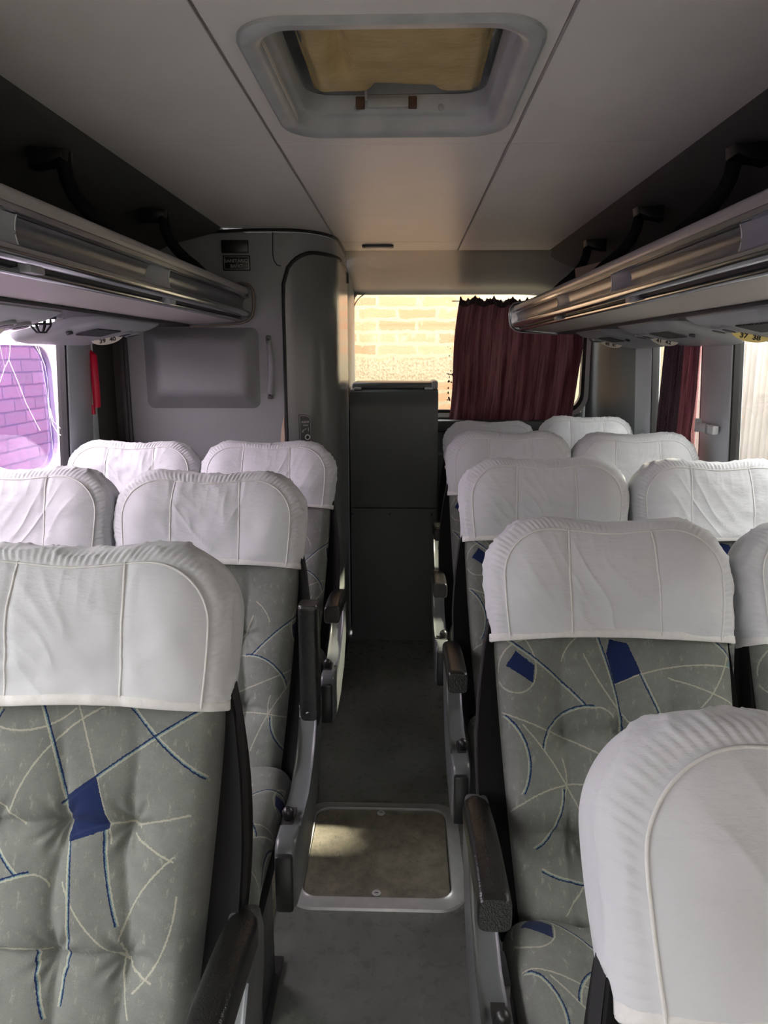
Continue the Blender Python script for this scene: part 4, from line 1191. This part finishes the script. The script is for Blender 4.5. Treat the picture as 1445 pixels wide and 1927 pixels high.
seat(RX2, 1.07, 27, 0, 'r', 2, 'window seat of the second right row, cut by the right photo edge at mid height', GR, flipc=-1, sw=.96)
seat(RX1, 1.81, 19, -1, 'r', 3, 'aisle seat in the third row on the right', GR, dz=.01)
seat(RX2, 1.81, 19, 0, 'r', 0, 'window seat in the third row on the right, beside the corrugated sheet view', GR, dz=.013)
seat(RX1-.008, 2.55, 12, -1, 'r', 2, 'aisle seat in the fourth row on the right, half hidden behind the third row', GR, dz=.026, sw=.955)
seat(RX2-.02, 2.55, 12, 0, 'r', 1, 'window seat in the fourth row on the right, before the gathered side curtain', GR, flipc=-1, dz=.032, sw=.955)
seat(.398, 3.29, 24, -1, 'r', 1, 'rearmost aisle seat on the right, under the burgundy rear curtain', GR, sw=.935, dz=.018)
seat(.84, 3.29, 21, 0, 'r', 3, 'rearmost window seat on the right, by the curved rear corner', GR, sw=.935, flipc=-1, dz=.006)
seat(LX1, .79, 20, 1, 'l', 3, 'nearest seat left of the aisle, large cover and blue diamond on its back', GL)
seat(LX1, 1.53, 19, 1, 'm', 2, 'aisle seat in the second left row with its armrest folded upright', GL, arm_up=True, dz=.008)
seat(LX2, 1.53, 19, 0, 'm', 0, 'window seat in the second left row, cut by the left photo edge', GL, flipc=-1, dz=.0)
seat(LX1, 2.27, 21, 1, 'm', 1, 'rearmost left aisle seat, in front of the toilet cubicle door', GL, flipc=-1, dz=.014)
seat(LX2, 2.27, 21, 0, 'm', 2, 'rearmost left window seat, below the red emergency handle', GL, dz=.014)

# ------------------------------------------------------------------ outside
struct('floor', B(-12, 12, -12, 14, -1.15, -1.1), M['ground'], smooth=False)
struct('wall_front', B(-6, 6, -6.7, -6.5, -1.1, 2.6), M['sheet'], smooth=False)  # added unseen yard wall, cuts light and reflections from the front
bm = bmesh.new(); box(bm, -1.9, 6, 6.0, 6.2, -1.1, 3.2)
tag(obj('brick_wall', bm, M['brick'], smooth=False), 'rough orange brick wall with plaster patches outside the rear window', 'wall')
bm = bmesh.new(); rows = []
for k in range(1400):
    y = -4.2 + k*.0072; tp = 1.74 if y > 2.2 else 2.4; rows.append([(2.15 + .020*math.sin(y*2*math.pi/.076), y, -1.1), (2.15 + .020*math.sin(y*2*math.pi/.076), y, tp)])  # top edge shaped for the sun: low at the rear, raised forward as a block
grid(bm, rows); o = obj('corrugated_fence', bm, M['sheet'], auto=180); m = o.modifiers.new('thickness', 'SOLIDIFY'); m.thickness = .002
tag(o, 'pale corrugated metal sheet fence outside the right windows', 'fence')
nb = thing('parked_bus', 'pale lilac bus parked outside the left window', 'bus', (-2.35, 0, 0))
bm = bmesh.new()
box(bm, -.05, 0, -4, 2.9, -.9, .75); box(bm, -.05, 0, -4, 2.9, 1.52, 1.62); box(bm, -.05, 0, 2.6, 2.9, .75, 1.52); ringprism(bm, rrect(2.9, 6.4, -.9, 1.62, .01, 8), rrect(3.03, 4.94, .73, 1.515, .18, 8), 'x', -.05, 0)
obj('side_panel', bm, M['buspaint'], nb, smooth=False)
bm = bmesh.new(); ringprism(bm, rrect(3.0, 4.97, .70, 1.545, .20, 8), rrect(3.03, 4.94, .73, 1.515, .18, 8), 'x', 0, .012); wf = obj('window_frame', bm, M['buswhite'], nb)
bm = bmesh.new(); box(bm, -.03, -.026, -3.5, 4.95, .73, 1.53); obj('window_glass', bm, M['glass_violet'], nb, smooth=False)
bm = bmesh.new(); box(bm, -3.0, -2.8, -5, 12.0, -1.1, 1.75); o = obj('brick_wall', bm, M['brick_pale'], smooth=False, loc=(-1.2, 0, 0)); tag(o, 'brick wall seen through the violet windows of the parked bus', 'wall')
